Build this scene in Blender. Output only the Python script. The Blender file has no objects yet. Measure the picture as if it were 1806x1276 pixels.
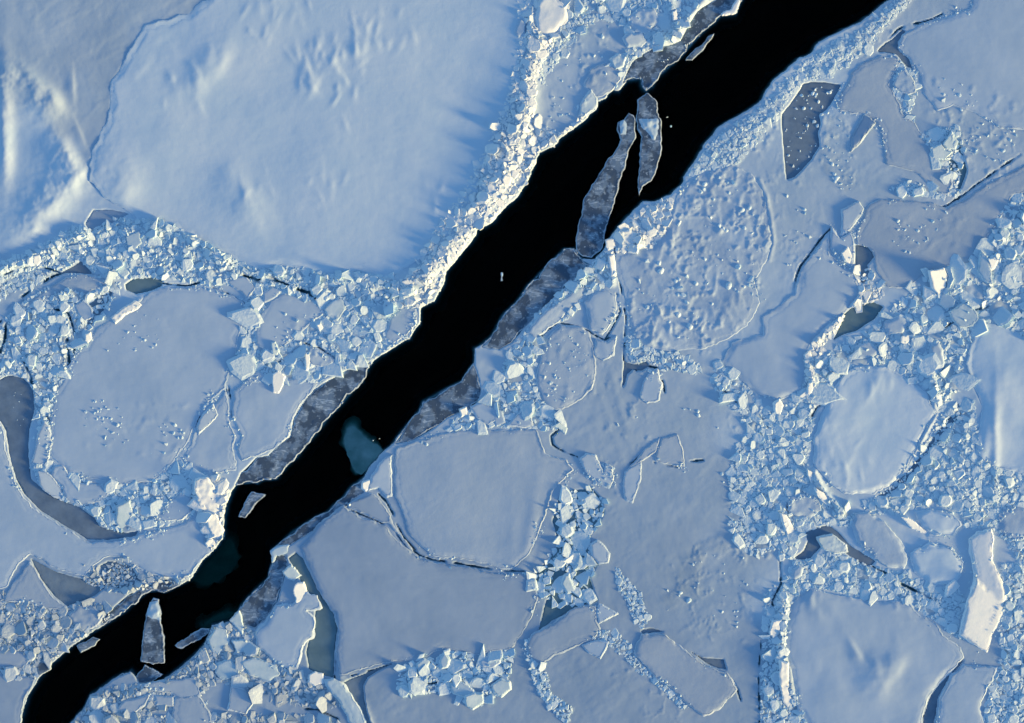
# Aerial view of a dark open lead running through broken, refrozen pack ice under a low sun.
import bpy, bmesh, math, random
import numpy as np
from mathutils import Vector, Matrix, geometry

# ------------------------------------------------------------------ camera, sky, sun, exposure
S = 0.1                                   # metres per pixel of the 1806 x 1276 photograph at the ice surface
def WX(px): return (px - 903.0) * S
def WY(py): return (638.0 - py) * S

SC = bpy.context.scene
COL = SC.collection
cam_d = bpy.data.cameras.new("camera")
cam_d.sensor_width = 36.0
CAM_H = 420.0
cam_d.lens = 36.0 * CAM_H / (1806 * S)
cam_d.clip_start = 1.0
cam_d.clip_end = 60000.0
cam = bpy.data.objects.new("camera", cam_d)
cam.location = (0, 0, CAM_H + 0.25)
COL.objects.link(cam)
SC.camera = cam

SUN_EL = math.radians(7.5)
SUN_DIR = Vector((1.0, -0.42, 0.0)).normalized()          # towards the sun on the map: right and a little down
SUN_AZ = math.atan2(SUN_DIR.x, SUN_DIR.y)                 # clockwise from +Y
w = bpy.data.worlds.new("World")
SC.world = w
w.use_nodes = True
nt = w.node_tree
nt.nodes.clear()
sky = nt.nodes.new("ShaderNodeTexSky")
sky.sky_type = 'NISHITA'
sky.sun_disc = False
sky.sun_elevation = SUN_EL
sky.sun_rotation = SUN_AZ
sky.air_density = 1.0
sky.dust_density = 0.2
sky.ozone_density = 3.2
bg = nt.nodes.new("ShaderNodeBackground")
bg.inputs["Strength"].default_value = 0.15
wo = nt.nodes.new("ShaderNodeOutputWorld")
nt.links.new(sky.outputs[0], bg.inputs["Color"])
nt.links.new(bg.outputs[0], wo.inputs["Surface"])

sun_d = bpy.data.lights.new("sun", 'SUN')
sun_d.energy = 3.9
sun_d.angle = math.radians(9.0)      # thin high haze softens the low sun
sun_d.color = (1.0, 0.71, 0.27)
sun = bpy.data.objects.new("sun", sun_d)
sd3 = Vector((SUN_DIR.x * math.cos(SUN_EL), SUN_DIR.y * math.cos(SUN_EL), math.sin(SUN_EL)))
sun.rotation_euler = (-sd3).to_track_quat('-Z', 'Y').to_euler()
sun.location = sd3 * 500
COL.objects.link(sun)

SC.view_settings.view_transform = 'Standard'
SC.view_settings.look = 'None'
SC.view_settings.exposure = 1.02
SC.view_settings.gamma = 1.0
SC.view_settings.use_curve_mapping = False
SC.cycles.max_bounces = 6
SC.cycles.diffuse_bounces = 3
SC.cycles.transparent_max_bounces = 8

# ------------------------------------------------------------------ numeric helpers
_T = np.random.RandomState(11).rand(256, 256)
def vnoise(x, y):
    xi = np.floor(x).astype(int); yi = np.floor(y).astype(int)
    fx = x - xi; fy = y - yi
    u = fx * fx * fx * (fx * (fx * 6 - 15) + 10); v = fy * fy * fy * (fy * (fy * 6 - 15) + 10)
    a = _T[xi & 255, yi & 255]; b = _T[(xi + 1) & 255, yi & 255]
    c = _T[xi & 255, (yi + 1) & 255]; d = _T[(xi + 1) & 255, (yi + 1) & 255]
    return ((a + (b - a) * u) * (1 - v) + (c + (d - c) * u) * v) * 2 - 1
def fbm(x, y, scale, octv=3, gain=0.5, seed=0):
    x = np.asarray(x, float) / scale + seed * 17.31; y = np.asarray(y, float) / scale - seed * 9.77
    s = 0.0; a = 1.0; n = 0.0
    for _ in range(octv):
        s = s + a * vnoise(x, y); n += a; a *= gain
        x, y = 1.6 * x + 1.2 * y + 5.3, -1.2 * x + 1.6 * y + 2.7
    return s / n
def sstep(a, b, x):
    t = np.clip((x - a) / (b - a), 0, 1)
    return t * t * (3 - 2 * t)
def P(s):
    return np.array([[float(v) for v in t.split(",")] for t in s.split()])
def seg_dist(px, py, line, closed=False):
    best = np.full(px.shape, 1e18)
    n = len(line)
    for i in range(n if closed else n - 1):
        ax, ay = line[i]; bx, by = line[(i + 1) % n]
        dx, dy = bx - ax, by - ay
        L = dx * dx + dy * dy + 1e-12
        t = np.clip(((px - ax) * dx + (py - ay) * dy) / L, 0, 1)
        qx = px - ax - t * dx; qy = py - ay - t * dy
        np.minimum(best, qx * qx + qy * qy, out=best)
    return np.sqrt(best)
def inside(px, py, poly):
    c = np.zeros(px.shape, bool)
    n = len(poly)
    for i in range(n):
        x1, y1 = poly[i]; x2, y2 = poly[(i + 1) % n]
        if y1 == y2: continue
        k = ((y1 > py) != (y2 > py)) & (px < (x2 - x1) * (py - y1) / (y2 - y1) + x1)
        c ^= k
    return c
def sdf(px, py, poly):                    # positive inside
    d = seg_dist(px, py, poly, True)
    return np.where(inside(px, py, poly), d, -d)
def area(p):
    x, y = p[:, 0], p[:, 1]
    return 0.5 * np.sum(x * np.roll(y, -1) - y * np.roll(x, -1))
def ragged(poly, step, amp, rs):          # resample an outline with a broken, fractal edge
    pts = [tuple(p) for p in poly]
    while True:
        out = []; split = False
        n = len(pts)
        for i in range(n):
            a = pts[i]; b = pts[(i + 1) % n]
            out.append(a)
            dx, dy = b[0] - a[0], b[1] - a[1]
            L = math.hypot(dx, dy)
            if L > step:
                split = True
                k = max(-1, min(1, rs.randn() * 0.55)) * min(amp, 0.13 * L)
                t = 0.5 + 0.12 * (rs.rand() - 0.5)
                out.append((a[0] + dx * t - dy / L * k, a[1] + dy * t + dx / L * k))
        pts = out
        if not split: return np.array(pts)
def broad(x, y):                          # slow swell of the whole ice cover, metres
    return 0.10 * fbm(x, y, 300, 2, 0.5, 3)
def gauss(x, y, bumps):
    z = np.zeros(np.shape(x))
    for (bx, by, L, Wd, ang, h) in bumps:
        r = 2.6 * max(L, 2.8 * Wd)
        k = (np.abs(x - bx) < r) & (np.abs(y - by) < r)
        if not k.any(): continue
        ca, sa = math.cos(math.radians(ang)), math.sin(math.radians(ang))
        u = ((x[k] - bx) * ca + (y[k] - by) * sa) / L
        v = (-(x[k] - bx) * sa + (y[k] - by) * ca) / Wd
        if sa * -0.922 + ca * 0.387 < 0: v = -v           # v > 0 is the side that faces the sun: steep; the lee side trails away
        v = np.where(v < 0, v / 2.8, v)
        z[k] += h * np.exp(-(u * u + v * v))
    return z

# ------------------------------------------------------------------ materials
def new_mat(name):
    m = bpy.data.materials.new(name); m.use_nodes = True
    n = m.node_tree.nodes; n.clear()
    out = n.new("ShaderNodeOutputMaterial"); b = n.new("ShaderNodeBsdfPrincipled")
    m.node_tree.links.new(b.outputs[0], out.inputs["Surface"])
    return m, n, m.node_tree.links, b
def n_noise(n, l, pos, scale, detail=3.0, rough=0.55, dist=0.0):
    t = n.new("ShaderNodeTexNoise"); t.inputs["Scale"].default_value = scale
    t.inputs["Detail"].default_value = detail; t.inputs["Roughness"].default_value = rough
    t.inputs["Distortion"].default_value = dist
    l.new(pos, t.inputs["Vector"]); return t.outputs["Fac"]
def n_ramp(n, l, fac, stops):
    r = n.new("ShaderNodeValToRGB"); cr = r.color_ramp
    while len(cr.elements) < len(stops): cr.elements.new(0.5)
    for e, (p, c) in zip(cr.elements, stops):
        e.position = p; e.color = (c, c, c, 1) if not isinstance(c, tuple) else c + (1,)
    l.new(fac, r.inputs["Fac"]); return r.outputs["Color"]
def n_mix(n, l, fac, a, b, mode='MIX'):
    m = n.new("ShaderNodeMix"); m.data_type = 'RGBA'; m.blend_type = mode
    for sock, v in ((m.inputs[0], fac), (m.inputs[6], a), (m.inputs[7], b)):
        if hasattr(v, "is_linked"): l.new(v, sock)
        else: sock.default_value = (v + (1,)) if isinstance(v, tuple) else v
    return m.outputs[2]
def n_math(n, l, op, a, b=0.0, c=None):
    m = n.new("ShaderNodeMath"); m.operation = op
    for i, v in enumerate((a, b, c)):
        if v is None: continue
        if hasattr(v, "is_linked"): l.new(v, m.inputs[i])
        else: m.inputs[i].default_value = v
    return m.outputs[0]
def n_bump(n, l, h, dist, prev=None):
    b = n.new("ShaderNodeBump"); b.inputs["Strength"].default_value = 1.0; b.inputs["Distance"].default_value = dist
    l.new(h, b.inputs["Height"])
    if prev is not None: l.new(prev, b.inputs["Normal"])
    return b.outputs["Normal"]
def n_pos(n): return n.new("ShaderNodeNewGeometry").outputs["Position"]
def n_attr(n, name):
    a = n.new("ShaderNodeAttribute"); a.attribute_name = name; return a

def snow_mat(name, ca, cb, rim, rim_w=2.2, bumps=((1.0, 0.02),), vein=0.0, spec=0.15, rough=0.75, scale=0.12, solid=False):
    """ice or snow sheet: two-tone patches, a frosted crushed rim where the sheet broke ('edge' = pixels from the edge), fine relief"""
    m, n, l, b = new_mat(name)
    pos = n_pos(n)
    f = n_ramp(n, l, n_noise(n, l, pos, scale, 4, 0.6), [(0.47, 0.0), (0.54, 1.0)] if solid else [(0.35, 0.0), (0.65, 1.0)])
    col = n_mix(n, l, f, ca, cb)
    if vein:
        mp = n.new("ShaderNodeMapping"); mp.inputs["Rotation"].default_value = (0, 0, -0.95); mp.inputs["Scale"].default_value = (0.55, 1.6, 1); l.new(pos, mp.inputs["Vector"])
        ctr = n_noise(n, l, mp.outputs[0], 0.42, 4, 0.6, 0.6)
        line = n_ramp(n, l, n_math(n, l, 'ABSOLUTE', n_math(n, l, 'SUBTRACT', ctr, 0.5)), [(0.0, 1.0), (0.03, 0.0)])
        gate = n_ramp(n, l, n_noise(n, l, pos, 0.35, 2), [(0.45, 0.0), (0.62, 1.0)])
        spk = n_ramp(n, l, n_noise(n, l, pos, 1.7, 2), [(0.62, 0.0), (0.72, 1.0)])
        k = n_math(n, l, 'MAXIMUM', n_math(n, l, 'MULTIPLY', line, gate), n_math(n, l, 'MULTIPLY', spk, 0.7))
        col = n_mix(n, l, n_math(n, l, 'MULTIPLY', k, vein), col, rim)
    e = n_attr(n, "edge").outputs["Fac"]
    wv = n_math(n, l, 'MULTIPLY', n_noise(n, l, pos, 0.9, 2), 2.0 * rim_w)
    mr = n.new("ShaderNodeMapRange"); mr.interpolation_type = 'SMOOTHSTEP'
    l.new(e, mr.inputs["Value"]); l.new(wv, mr.inputs["From Max"])
    mr.inputs["From Min"].default_value = 0.0; mr.inputs["To Min"].default_value = 1.0; mr.inputs["To Max"].default_value = 0.0
    brk = n_ramp(n, l, n_noise(n, l, pos, 0.33, 3), [(0.42, 0.0), (0.62, 1.0)])
    if solid: brk = n_ramp(n, l, n_noise(n, l, pos, 0.6, 2), [(0.30, 0.25), (0.5, 1.0)])
    col = n_mix(n, l, n_math(n, l, 'MULTIPLY', n_math(n, l, 'MULTIPLY', mr.outputs["Result"], brk), 0.85 if solid else 0.5), col, rim)
    l.new(col, b.inputs["Base Color"])
    b.inputs["Roughness"].default_value = rough
    b.inputs["Specular IOR Level"].default_value = spec
    prev = None
    mp2 = n.new("ShaderNodeMapping"); mp2.inputs["Rotation"].default_value = (0, 0, 1.15); mp2.inputs["Scale"].default_value = (0.28, 1.0, 1); l.new(pos, mp2.inputs["Vector"])
    prev = n_bump(n, l, n_noise(n, l, mp2.outputs[0], 1.1, 4, 0.6, 0.4), 0.014)
    for sc, d in bumps: prev = n_bump(n, l, n_noise(n, l, pos, sc, 3), d, prev)
    if prev is not None: l.new(prev, b.inputs["Normal"])
    return m

MAT = {}
SNOW_A, SNOW_B = (0.59, 0.735, 0.86), (0.67, 0.785, 0.885)
RIMC = (0.74, 0.84, 0.92)
MAT['snow'] = snow_mat("wind_packed_snow", SNOW_A, SNOW_B, RIMC, 1.6, ((0.45, 0.028), (1.3, 0.012)))
MAT['cover'] = snow_mat("fresh_snow_cover", SNOW_A, SNOW_B, SNOW_B, 1.0, ((0.45, 0.028), (1.3, 0.012)))
MAT['plate'] = snow_mat("frosted_grey_ice", (0.47, 0.595, 0.73), (0.545, 0.66, 0.78), RIMC, 2.4, ((0.4, 0.02), (1.4, 0.007)))
MAT['grey'] = snow_mat("young_grey_ice", (0.345, 0.45, 0.58), (0.42, 0.52, 0.64), (0.62, 0.73, 0.83), 2.2, ((0.4, 0.015), (1.4, 0.006)))
MAT['rough'] = snow_mat("rough_snowy_ice", (0.44, 0.56, 0.70), (0.56, 0.68, 0.80), RIMC, 2.4, ((0.5, 0.03), (1.1, 0.03)))
MAT['nilas'] = snow_mat("dark_refrozen_ice", (0.15, 0.215, 0.30), (0.225, 0.305, 0.40), (0.30, 0.38, 0.46), 1.0, ((0.6, 0.01), (1.6, 0.01)), scale=0.3)
MAT['teal'] = snow_mat("thin_teal_ice", (0.13, 0.22, 0.27), (0.18, 0.28, 0.33), (0.30, 0.42, 0.47), 1.2, ((0.6, 0.01), (1.6, 0.01)), scale=0.25)
MAT['slate'] = snow_mat("slate_blue_ice", (0.17, 0.24, 0.32), (0.25, 0.33, 0.41), (0.40, 0.50, 0.58), 1.0, ((0.6, 0.015), (1.6, 0.015)), scale=0.3)
MAT['dark'] = snow_mat("wet_grey_glass_ice", (0.085, 0.125, 0.18), (0.20, 0.275, 0.365), (0.56, 0.66, 0.74), 1.9, ((0.7, 0.03), (1.6, 0.03)), vein=0.95, scale=0.35, solid=True)
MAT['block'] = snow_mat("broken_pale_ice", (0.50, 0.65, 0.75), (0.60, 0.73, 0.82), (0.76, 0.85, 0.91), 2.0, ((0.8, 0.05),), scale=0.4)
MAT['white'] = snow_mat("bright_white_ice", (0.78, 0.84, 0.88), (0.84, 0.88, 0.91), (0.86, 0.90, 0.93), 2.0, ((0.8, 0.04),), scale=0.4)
MAT['sunk'] = snow_mat("drowned_teal_ice", (0.55, 0.66, 0.62), (0.80, 0.86, 0.82), (0.6, 0.7, 0.66), 0.5, ((0.4, 0.2),), scale=0.35)

def block_mat(name, ca, cb):
    m, n, l, b = new_mat(name)
    geo = n.new("ShaderNodeNewGeometry"); oi = n.new("ShaderNodeObjectInfo")
    r = n_math(n, l, 'FRACT', n_math(n, l, 'ADD', geo.outputs["Random Per Island"], oi.outputs["Random"]))
    col = n_mix(n, l, r, ca, cb)
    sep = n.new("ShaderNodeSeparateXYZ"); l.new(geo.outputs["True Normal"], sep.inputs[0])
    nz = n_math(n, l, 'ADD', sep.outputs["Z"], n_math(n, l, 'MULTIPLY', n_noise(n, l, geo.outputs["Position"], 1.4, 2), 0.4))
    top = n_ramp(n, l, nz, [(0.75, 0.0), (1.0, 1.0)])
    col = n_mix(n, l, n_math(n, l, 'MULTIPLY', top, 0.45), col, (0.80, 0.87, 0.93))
    l.new(col, b.inputs["Base Color"])
    b.inputs["Roughness"].default_value = 0.55
    b.inputs["Specular IOR Level"].default_value = 0.3
    l.new(n_bump(n, l, n_noise(n, l, geo.outputs["Position"], 1.5, 3), 0.09), b.inputs["Normal"])
    return m
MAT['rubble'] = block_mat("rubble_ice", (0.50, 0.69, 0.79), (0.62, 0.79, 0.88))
MAT['crest'] = block_mat("sun_painted_ridge_ice", (0.76, 0.82, 0.84), (0.84, 0.87, 0.87))  # brighter copy of the rubble ice, with sunlight put into its colour
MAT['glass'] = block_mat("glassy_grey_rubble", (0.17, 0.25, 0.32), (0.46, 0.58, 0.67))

def base_mat():
    m, n, l, b = new_mat("refrozen_pack_ice")
    pos = n_pos(n)
    tone = n_attr(n, "tone").outputs["Fac"]; wet_gap_shade = n_attr(n, "wet_gap_shade").outputs["Fac"]
    f = n_ramp(n, l, n_noise(n, l, pos, 0.11, 5, 0.62), [(0.35, 0.0), (0.65, 1.0)])
    grey = n_mix(n, l, f, (0.30, 0.405, 0.535), (0.37, 0.475, 0.60))
    snow = n_mix(n, l, f, SNOW_A, SNOW_B)
    col = n_mix(n, l, tone, grey, snow)
    slush = n_mix(n, l, n_ramp(n, l, n_noise(n, l, pos, 0.5, 3), [(0.4, 0.0), (0.65, 1.0)]), (0.07, 0.13, 0.17), (0.33, 0.47, 0.57))  # dark slush in cracks; under rubble it paints shade into the gaps
    col = n_mix(n, l, wet_gap_shade, col, slush)
    l.new(col, b.inputs["Base Color"])
    b.inputs["Roughness"].default_value = 0.7
    b.inputs["Specular IOR Level"].default_value = 0.2
    l.new(n_bump(n, l, n_noise(n, l, pos, 1.3, 3), 0.009, n_bump(n, l, n_noise(n, l, pos, 0.4, 3), 0.022)), b.inputs["Normal"])
    return m
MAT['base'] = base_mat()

def water_mat():
    m = bpy.data.materials.new("black_sea_water"); m.use_nodes = True
    n = m.node_tree.nodes; l = m.node_tree.links; n.clear()
    out = n.new("ShaderNodeOutputMaterial")
    tr = n.new("ShaderNodeBsdfTransparent"); tr.inputs["Color"].default_value = (0.80, 0.92, 0.92, 1)
    gl = n.new("ShaderNodeBsdfGlossy"); gl.inputs["Roughness"].default_value = 0.03; gl.inputs["Color"].default_value = (0.35, 0.35, 0.35, 1)
    fr = n.new("ShaderNodeFresnel"); fr.inputs["IOR"].default_value = 1.2
    mx = n.new("ShaderNodeMixShader")
    l.new(fr.outputs[0], mx.inputs[0]); l.new(tr.outputs[0], mx.inputs[1]); l.new(gl.outputs[0], mx.inputs[2])
    l.new(mx.outputs[0], out.inputs["Surface"])
    va = n.new("ShaderNodeVolumeAbsorption"); va.inputs["Color"].default_value = (0.12, 0.52, 0.48, 1); va.inputs["Density"].default_value = 0.9
    l.new(va.outputs[0], out.inputs["Volume"])
    return m
MAT['water'] = water_mat()
def bed_mat():
    m, n, l, b = new_mat("lightless_deep")
    b.inputs["Base Color"].default_value = (0.01, 0.012, 0.015, 1); b.inputs["Specular IOR Level"].default_value = 0.0
    return m
MAT['bed'] = bed_mat()
# ------------------------------------------------------------------ traced outlines, in photograph pixels
LEAD_W = P("1420,-110 1335,-32 1307,0 1297,23 1272,27 1262,38 1244,53 1226,69 1206,94 1188,112 1165,130 1150,150 1139,160 1133,150 1130,137 1106,141 1092,162 1081,159 1066,173 1053,178 1050,194 1032,211 1012,227 989,242 976,257 951,270 938,300 928,325 910,350 888,368 868,391 842,406 832,426 807,454 786,480 781,503 766,531 743,544 740,572 722,597 697,612 669,628 656,637 638,672 626,687 603,710 593,723 575,741 552,771 529,800 503,825 486,845 465,845 452,852 430,852 420,853 407,873 397,899 395,927 392,951 377,969 357,989 339,1017 318,1032 288,1045 275,1040 255,1048 229,1068 211,1086 186,1101 165,1114 143,1129 122,1144 89,1172 69,1195 58,1211 46,1231 36,1276 20,1330 -60,1420")
LEAD_E = P("1640,-60 1568,0 1557,8 1534,28 1509,41 1489,51 1445,74 1430,92 1410,104 1392,120 1366,138 1351,160 1343,178 1307,201 1282,216 1264,229 1241,257 1226,283 1206,313 1206,322 1183,342 1155,355 1134,355 1111,378 1094,396 1078,416 1066,439 1050,459 1027,457 1012,439 997,439 979,455 959,475 933,503 915,528 903,541 886,559 865,597 837,615 835,642 814,672 789,685 745,710 738,728 715,754 697,779 669,802 654,820 638,845 618,861 603,879 577,904 549,917 526,932 503,950 478,971 480,992 473,1020 450,1043 430,1063 407,1094 374,1104 362,1134 341,1157 316,1178 290,1198 275,1206 245,1206 239,1195 229,1185 209,1193 183,1213 160,1226 150,1246 127,1272 80,1340 0,1450")
LEAD = np.vstack([LEAD_W, P("-9000,11000 -8800,11200"), LEAD_E[::-1], P("20200,-18600 20000,-18900")])

# thin glassy shelves along the lead: (label, outline)
LEDGES = [
 ("long dark grey glassy ice shelf along the upper left bank of the black lead",
  "1330,-30 1307,0 1297,23 1272,27 1262,38 1244,53 1226,69 1206,94 1188,112 1165,130 1150,150 1139,160 1133,150 1130,137 1106,141 1097,150 1103,135 1114,112 1129,99 1155,84 1180,80 1200,72 1212,48 1229,20 1262,0 1290,-30"),
 ("narrow dark glassy ice shelf on the left bank above the sunken pale lump",
  "656,637 640,672 626,687 603,710 593,723 575,741 552,771 529,800 503,825 486,845 465,845 452,852 430,852 415,857 425,835 452,808 474,804 490,787 511,771 518,741 533,713 554,689 579,672 610,654"),
 ("broad grey glassy ice shelf below the lower end of the long drifting shard",
  "1027,459 1012,439 997,439 979,455 959,475 933,503 915,528 903,541 886,559 865,597 850,612 880,617 903,604 925,579 956,544 984,518 1012,493 1043,468"),
 ("dark streaked ice shelf left of the triangular white plates on the right bank",
  "835,640 814,672 789,685 745,710 738,728 715,754 697,783 725,778 766,755 789,737 827,722 842,708 848,690 844,668 840,652"),
 ("thin grey ice shelf between the lead and the cracked corner of the right bank",
  "650,862 620,884 600,908 560,932 530,950 500,968 478,971 503,950 526,932 549,917 577,904 603,879 618,861 638,847"),
 ("cracked dark ice shelf on the left bank near the wedge shaped shard",
  "318,1032 288,1045 275,1040 255,1048 229,1068 211,1086 186,1101 176,1103 185,1085 205,1068 225,1050 250,1036 280,1028 300,1020"),
 ("mottled dark ice shelf along the right bank beneath the pale bright block",
  "478,975 480,992 473,1020 450,1043 430,1063 410,1092 432,1104 450,1110 470,1090 488,1062 498,1030 508,1000 505,980"),
]
# refrozen openings inside the pack: (name, category, label, material, outline, depth step)
PONDS = [
 ("refrozen_crack", "refrozen crack", "wide curved crack of dark slate ice around the lower left of the big round floe", "nilas",
  "-10,676 10,664 23,662 40,668 51,677 59,690 61,723 51,761 50,807 55,845 84,871 115,886 143,896 166,914 176,929 200,936 224,940 245,936 239,946 191,953 153,952 138,942 107,924 71,901 43,873 28,845 15,800 10,761 0,743 -10,735"),
 ("refrozen_crack", "refrozen crack", "long teal sheet of thin ice curving right of the plate with a sunlit edge", "teal",
  "522,975 535,985 547,1012 562,1043 589,1083 595,1109 590,1150 588,1196 560,1190 545,1180 540,1150 548,1115 556,1085 555,1060 536,1035 520,1005 508,985"),
 ("refrozen_pond", "refrozen pond", "dark speckled pond of new ice near the upper right bank of the lead", "nilas",
  "1417,148 1430,145 1456,145 1484,150 1478,163 1466,183 1458,194 1445,204 1448,217 1443,234 1446,257 1430,283 1402,313 1387,318 1383,280 1379,229 1379,201 1399,176"),
 ("refrozen_pond", "refrozen pond", "dark triangular gap of new ice under the arc of rubble, far left", "nilas",
  "108,482 143,460 163,482 185,488 143,483"),
 ("refrozen_pond", "refrozen pond", "greenish dark pocket of thin ice beside the broken rim above the round floe", "slate",
  "153,533 178,521 203,508 185,546 165,568 153,582 150,560"),
 ("refrozen_pond", "refrozen pond", "small green pocket of thin ice above the top edge of the round floe", "teal",
  "220,502 235,492 260,489 287,490 284,505 265,514 240,519 222,512"),
 ("refrozen_pond", "refrozen pond", "dull blue hollow between the snow drifts and the arc of rubble", "grey",
  "148,395 165,370 195,370 228,377 200,392 160,410"),
 ("refrozen_pond", "refrozen pond", "olive dark opening below the sunlit point of the blue floe, right side", "teal",
  "1492,546 1509,541 1540,533 1559,541 1542,563 1511,584 1489,590 1470,600 1478,582"),
 ("refrozen_pond", "refrozen pond", "small green opening left of the smooth plate at the right rubble field", "slate",
  "1509,432 1530,436 1545,450 1530,468 1536,490 1520,500 1508,478"),
 ("refrozen_pond", "refrozen pond", "greenish gap beneath the cluster of sharp pale plates in lower centre", "teal",
  "985,880 1010,865 1045,862 1062,880 1066,905 1050,930 1035,950 1050,965 1055,990 1040,1020 1055,1060 1030,1068 1000,1082 975,1095 948,1118 958,1080 966,1050 935,1040 940,1015 965,990 985,960 975,920"),
 ("refrozen_crack", "refrozen crack", "tapering dark crack through the floe in the bottom right corner", "nilas",
  "1703,1162 1692,1168 1662,1201 1639,1231 1629,1264 1624,1300 1642,1300 1650,1264 1656,1229 1676,1194 1697,1170"),
 ("refrozen_crack", "refrozen crack", "dark dog legged crack filled with ice, above the tilted corner slab at right centre", "nilas",
  "1420,940 1440,930 1462,926 1480,940 1500,962 1520,975 1545,990 1535,1000 1512,992 1490,975 1470,962 1450,962 1430,985 1415,990 1400,985 1418,972 1424,955"),
 ("refrozen_crack", "refrozen crack", "dark slush filled trench along the lower right side of the hexagon floe", "nilas",
  "1688,712 1692,722 1668,744 1646,772 1624,802 1600,834 1570,861 1546,876 1552,881 1578,868 1606,842 1632,810 1654,780 1676,752 1694,734 1700,716"),
 ("refrozen_crack", "refrozen crack", "small black forked crack in the strip right of the speckled floe", "nilas",
  "1100,634 1106,640 1120,643 1140,638 1146,646 1132,655 1116,652 1106,660 1102,678 1097,684 1099,660"),
 ("refrozen_crack", "refrozen crack", "dark triangular tear between the smooth floes near the top right", "nilas",
  "1546,92 1562,76 1575,68 1592,52 1598,56 1584,74 1586,88 1603,104 1610,122 1598,116 1580,96 1560,92"),
 ("refrozen_crack", "refrozen crack", "olive tinted dark crack hugging the tilted blocks far upper right", "teal",
  "1642,280 1655,290 1672,284 1686,266 1692,245 1698,270 1706,300 1696,330 1688,345 1684,318 1672,296 1655,297"),
 ("refrozen_crack", "refrozen crack", "thin green dark tail at the lower tip of the elongated smooth floe", "nilas",
  "1130,1112 1148,1108 1172,1114 1150,1117 1133,1120"),
 ("refrozen_crack", "refrozen crack", "dark gap along the upper side of the elongated smooth floe", "nilas",
  "1222,1152 1240,1160 1276,1164 1282,1182 1264,1178 1244,1170"),
 ("refrozen_pond", "refrozen pond", "dark grey sheet left of the sunlit curved ridge at the bottom edge", "slate",
  "600,1205 640,1190 668,1178 690,1172 672,1182 648,1195 640,1210 642,1235 650,1262 660,1290 640,1290 632,1250 620,1225"),
 ("refrozen_pond", "refrozen pond", "dark teal plate with a sharp upper corner at the lower left", "slate",
  "53,984 75,996 102,1010 163,1027 190,1032 170,1050 135,1064 118,1070 95,1052 70,1020"),
 ("refrozen_pond", "refrozen pond", "grey translucent sheet left of the lead among rubble, lower left", "slate",
  "170,1003 190,990 215,990 235,1003 252,1020 240,1032 215,1040 190,1034 178,1022"),
]
CRACKS = [  # polyline, width px
 ("608,888 616,899 651,914 684,927 700,944 716,962 738,979 763,988 800,993 840,1000 891,1008 925,1008", 2.6),
 ("668,872 680,884 692,905 702,930 715,952 732,970", 2.2),
 ("402,680 397,700 372,715 352,735 344,752", 2.0), ("403,680 407,710 408,741", 2.2),
 ("0,568 14,545 34,528 60,507 92,488 120,478", 3.6), ("0,620 8,600 10,575 22,545 40,530", 5.0),
 ("240,497 285,500 330,505 355,498", 2.5), ("375,508 400,518 430,536", 3.0),
 ("430,487 455,494 480,492 500,500 530,512 545,516", 5.5), ("545,520 558,528 575,538 590,530", 3.2),
 ("490,640 520,620 540,606 560,612 590,632 605,645", 2.0), ("440,632 470,636 490,640", 2.0),
 ("1568,69 1583,53 1596,46 1640,36 1662,25", 3.0),
 ("1466,404 1445,425 1428,449 1412,470 1404,490 1400,512", 3.4),
 ("1696,345 1672,362 1640,375 1600,380", 2.2), ("1800,272 1760,300 1720,328 1690,352", 2.2),
 ("1075,596 1066,600 1046,590 1038,584 1020,578 1000,572 982,570 962,585 950,598", 2.6),
 ("1088,520 1094,550 1082,575 1068,598", 2.4), ("1082,425 1094,500 1104,560 1100,635", 1.8),
 ("1343,1130 1340,1160 1338,1190 1340,1276", 2.6), ("1375,990 1378,1030 1362,1060 1364,1085", 3.4),
 ("1540,1000 1560,1010 1590,1030 1620,1045 1645,1058", 4.0), ("1545,1268 1630,1264", 2.4),
 ("0,487 30,476 70,470 105,480", 3.0), ("847,1150 850,1130 856,1108 872,1095", 1.6),
 ("1290,1200 1300,1215 1306,1235", 1.6), ("1215,815 1240,812", 1.2), ("1102,832 1112,818 1132,806", 4.0),
 ("1155,816 1180,822 1206,826", 1.8), ("985,758 972,770 975,785 985,792 1002,800 1018,806", 2.2),
 ("1654,470 1690,455 1720,445", 2.0), ("1655,586 1690,562 1720,548 1745,540", 2.6), ("115,826 125,848 145,852 175,856", 2.0),
 ("98,742 105,770 98,800", 1.4), ("75,726 90,745 96,780", 1.6), ("290,845 262,852 240,848", 1.8),
 ("118,600 122,640 118,670 108,685", 4.0), ("42,640 52,660 56,675", 5.0), ("40,560 42,585 50,596", 3.0),
 ("95,545 120,552 128,575 134,600 130,625", 3.0),
 ("1346,740 1358,760 1370,785", 2.6), ("1278,690 1290,700 1300,712", 2.4), ("1390,890 1392,925", 3.0), ("1460,705 1440,720 1432,735", 2.2),
 ("1120,655 1140,645 1160,650", 2.0), ("1168,672 1172,690", 3.0), ("1020,930 1000,955 985,990", 2.0),
 ("380,1185 395,1180 420,1195 430,1215 470,1222", 2.4), ("520,1250 560,1252 595,1268", 3.0), ("300,1200 340,1230 352,1240", 1.6),
 ("600,1140 592,1170 590,1196", 1.8), ("690,1172 660,1182 620,1192", 2.2), ("742,1205 760,1207 790,1198", 1.4), ("120,1215 165,1190 190,1180", 0.1),
]

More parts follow.
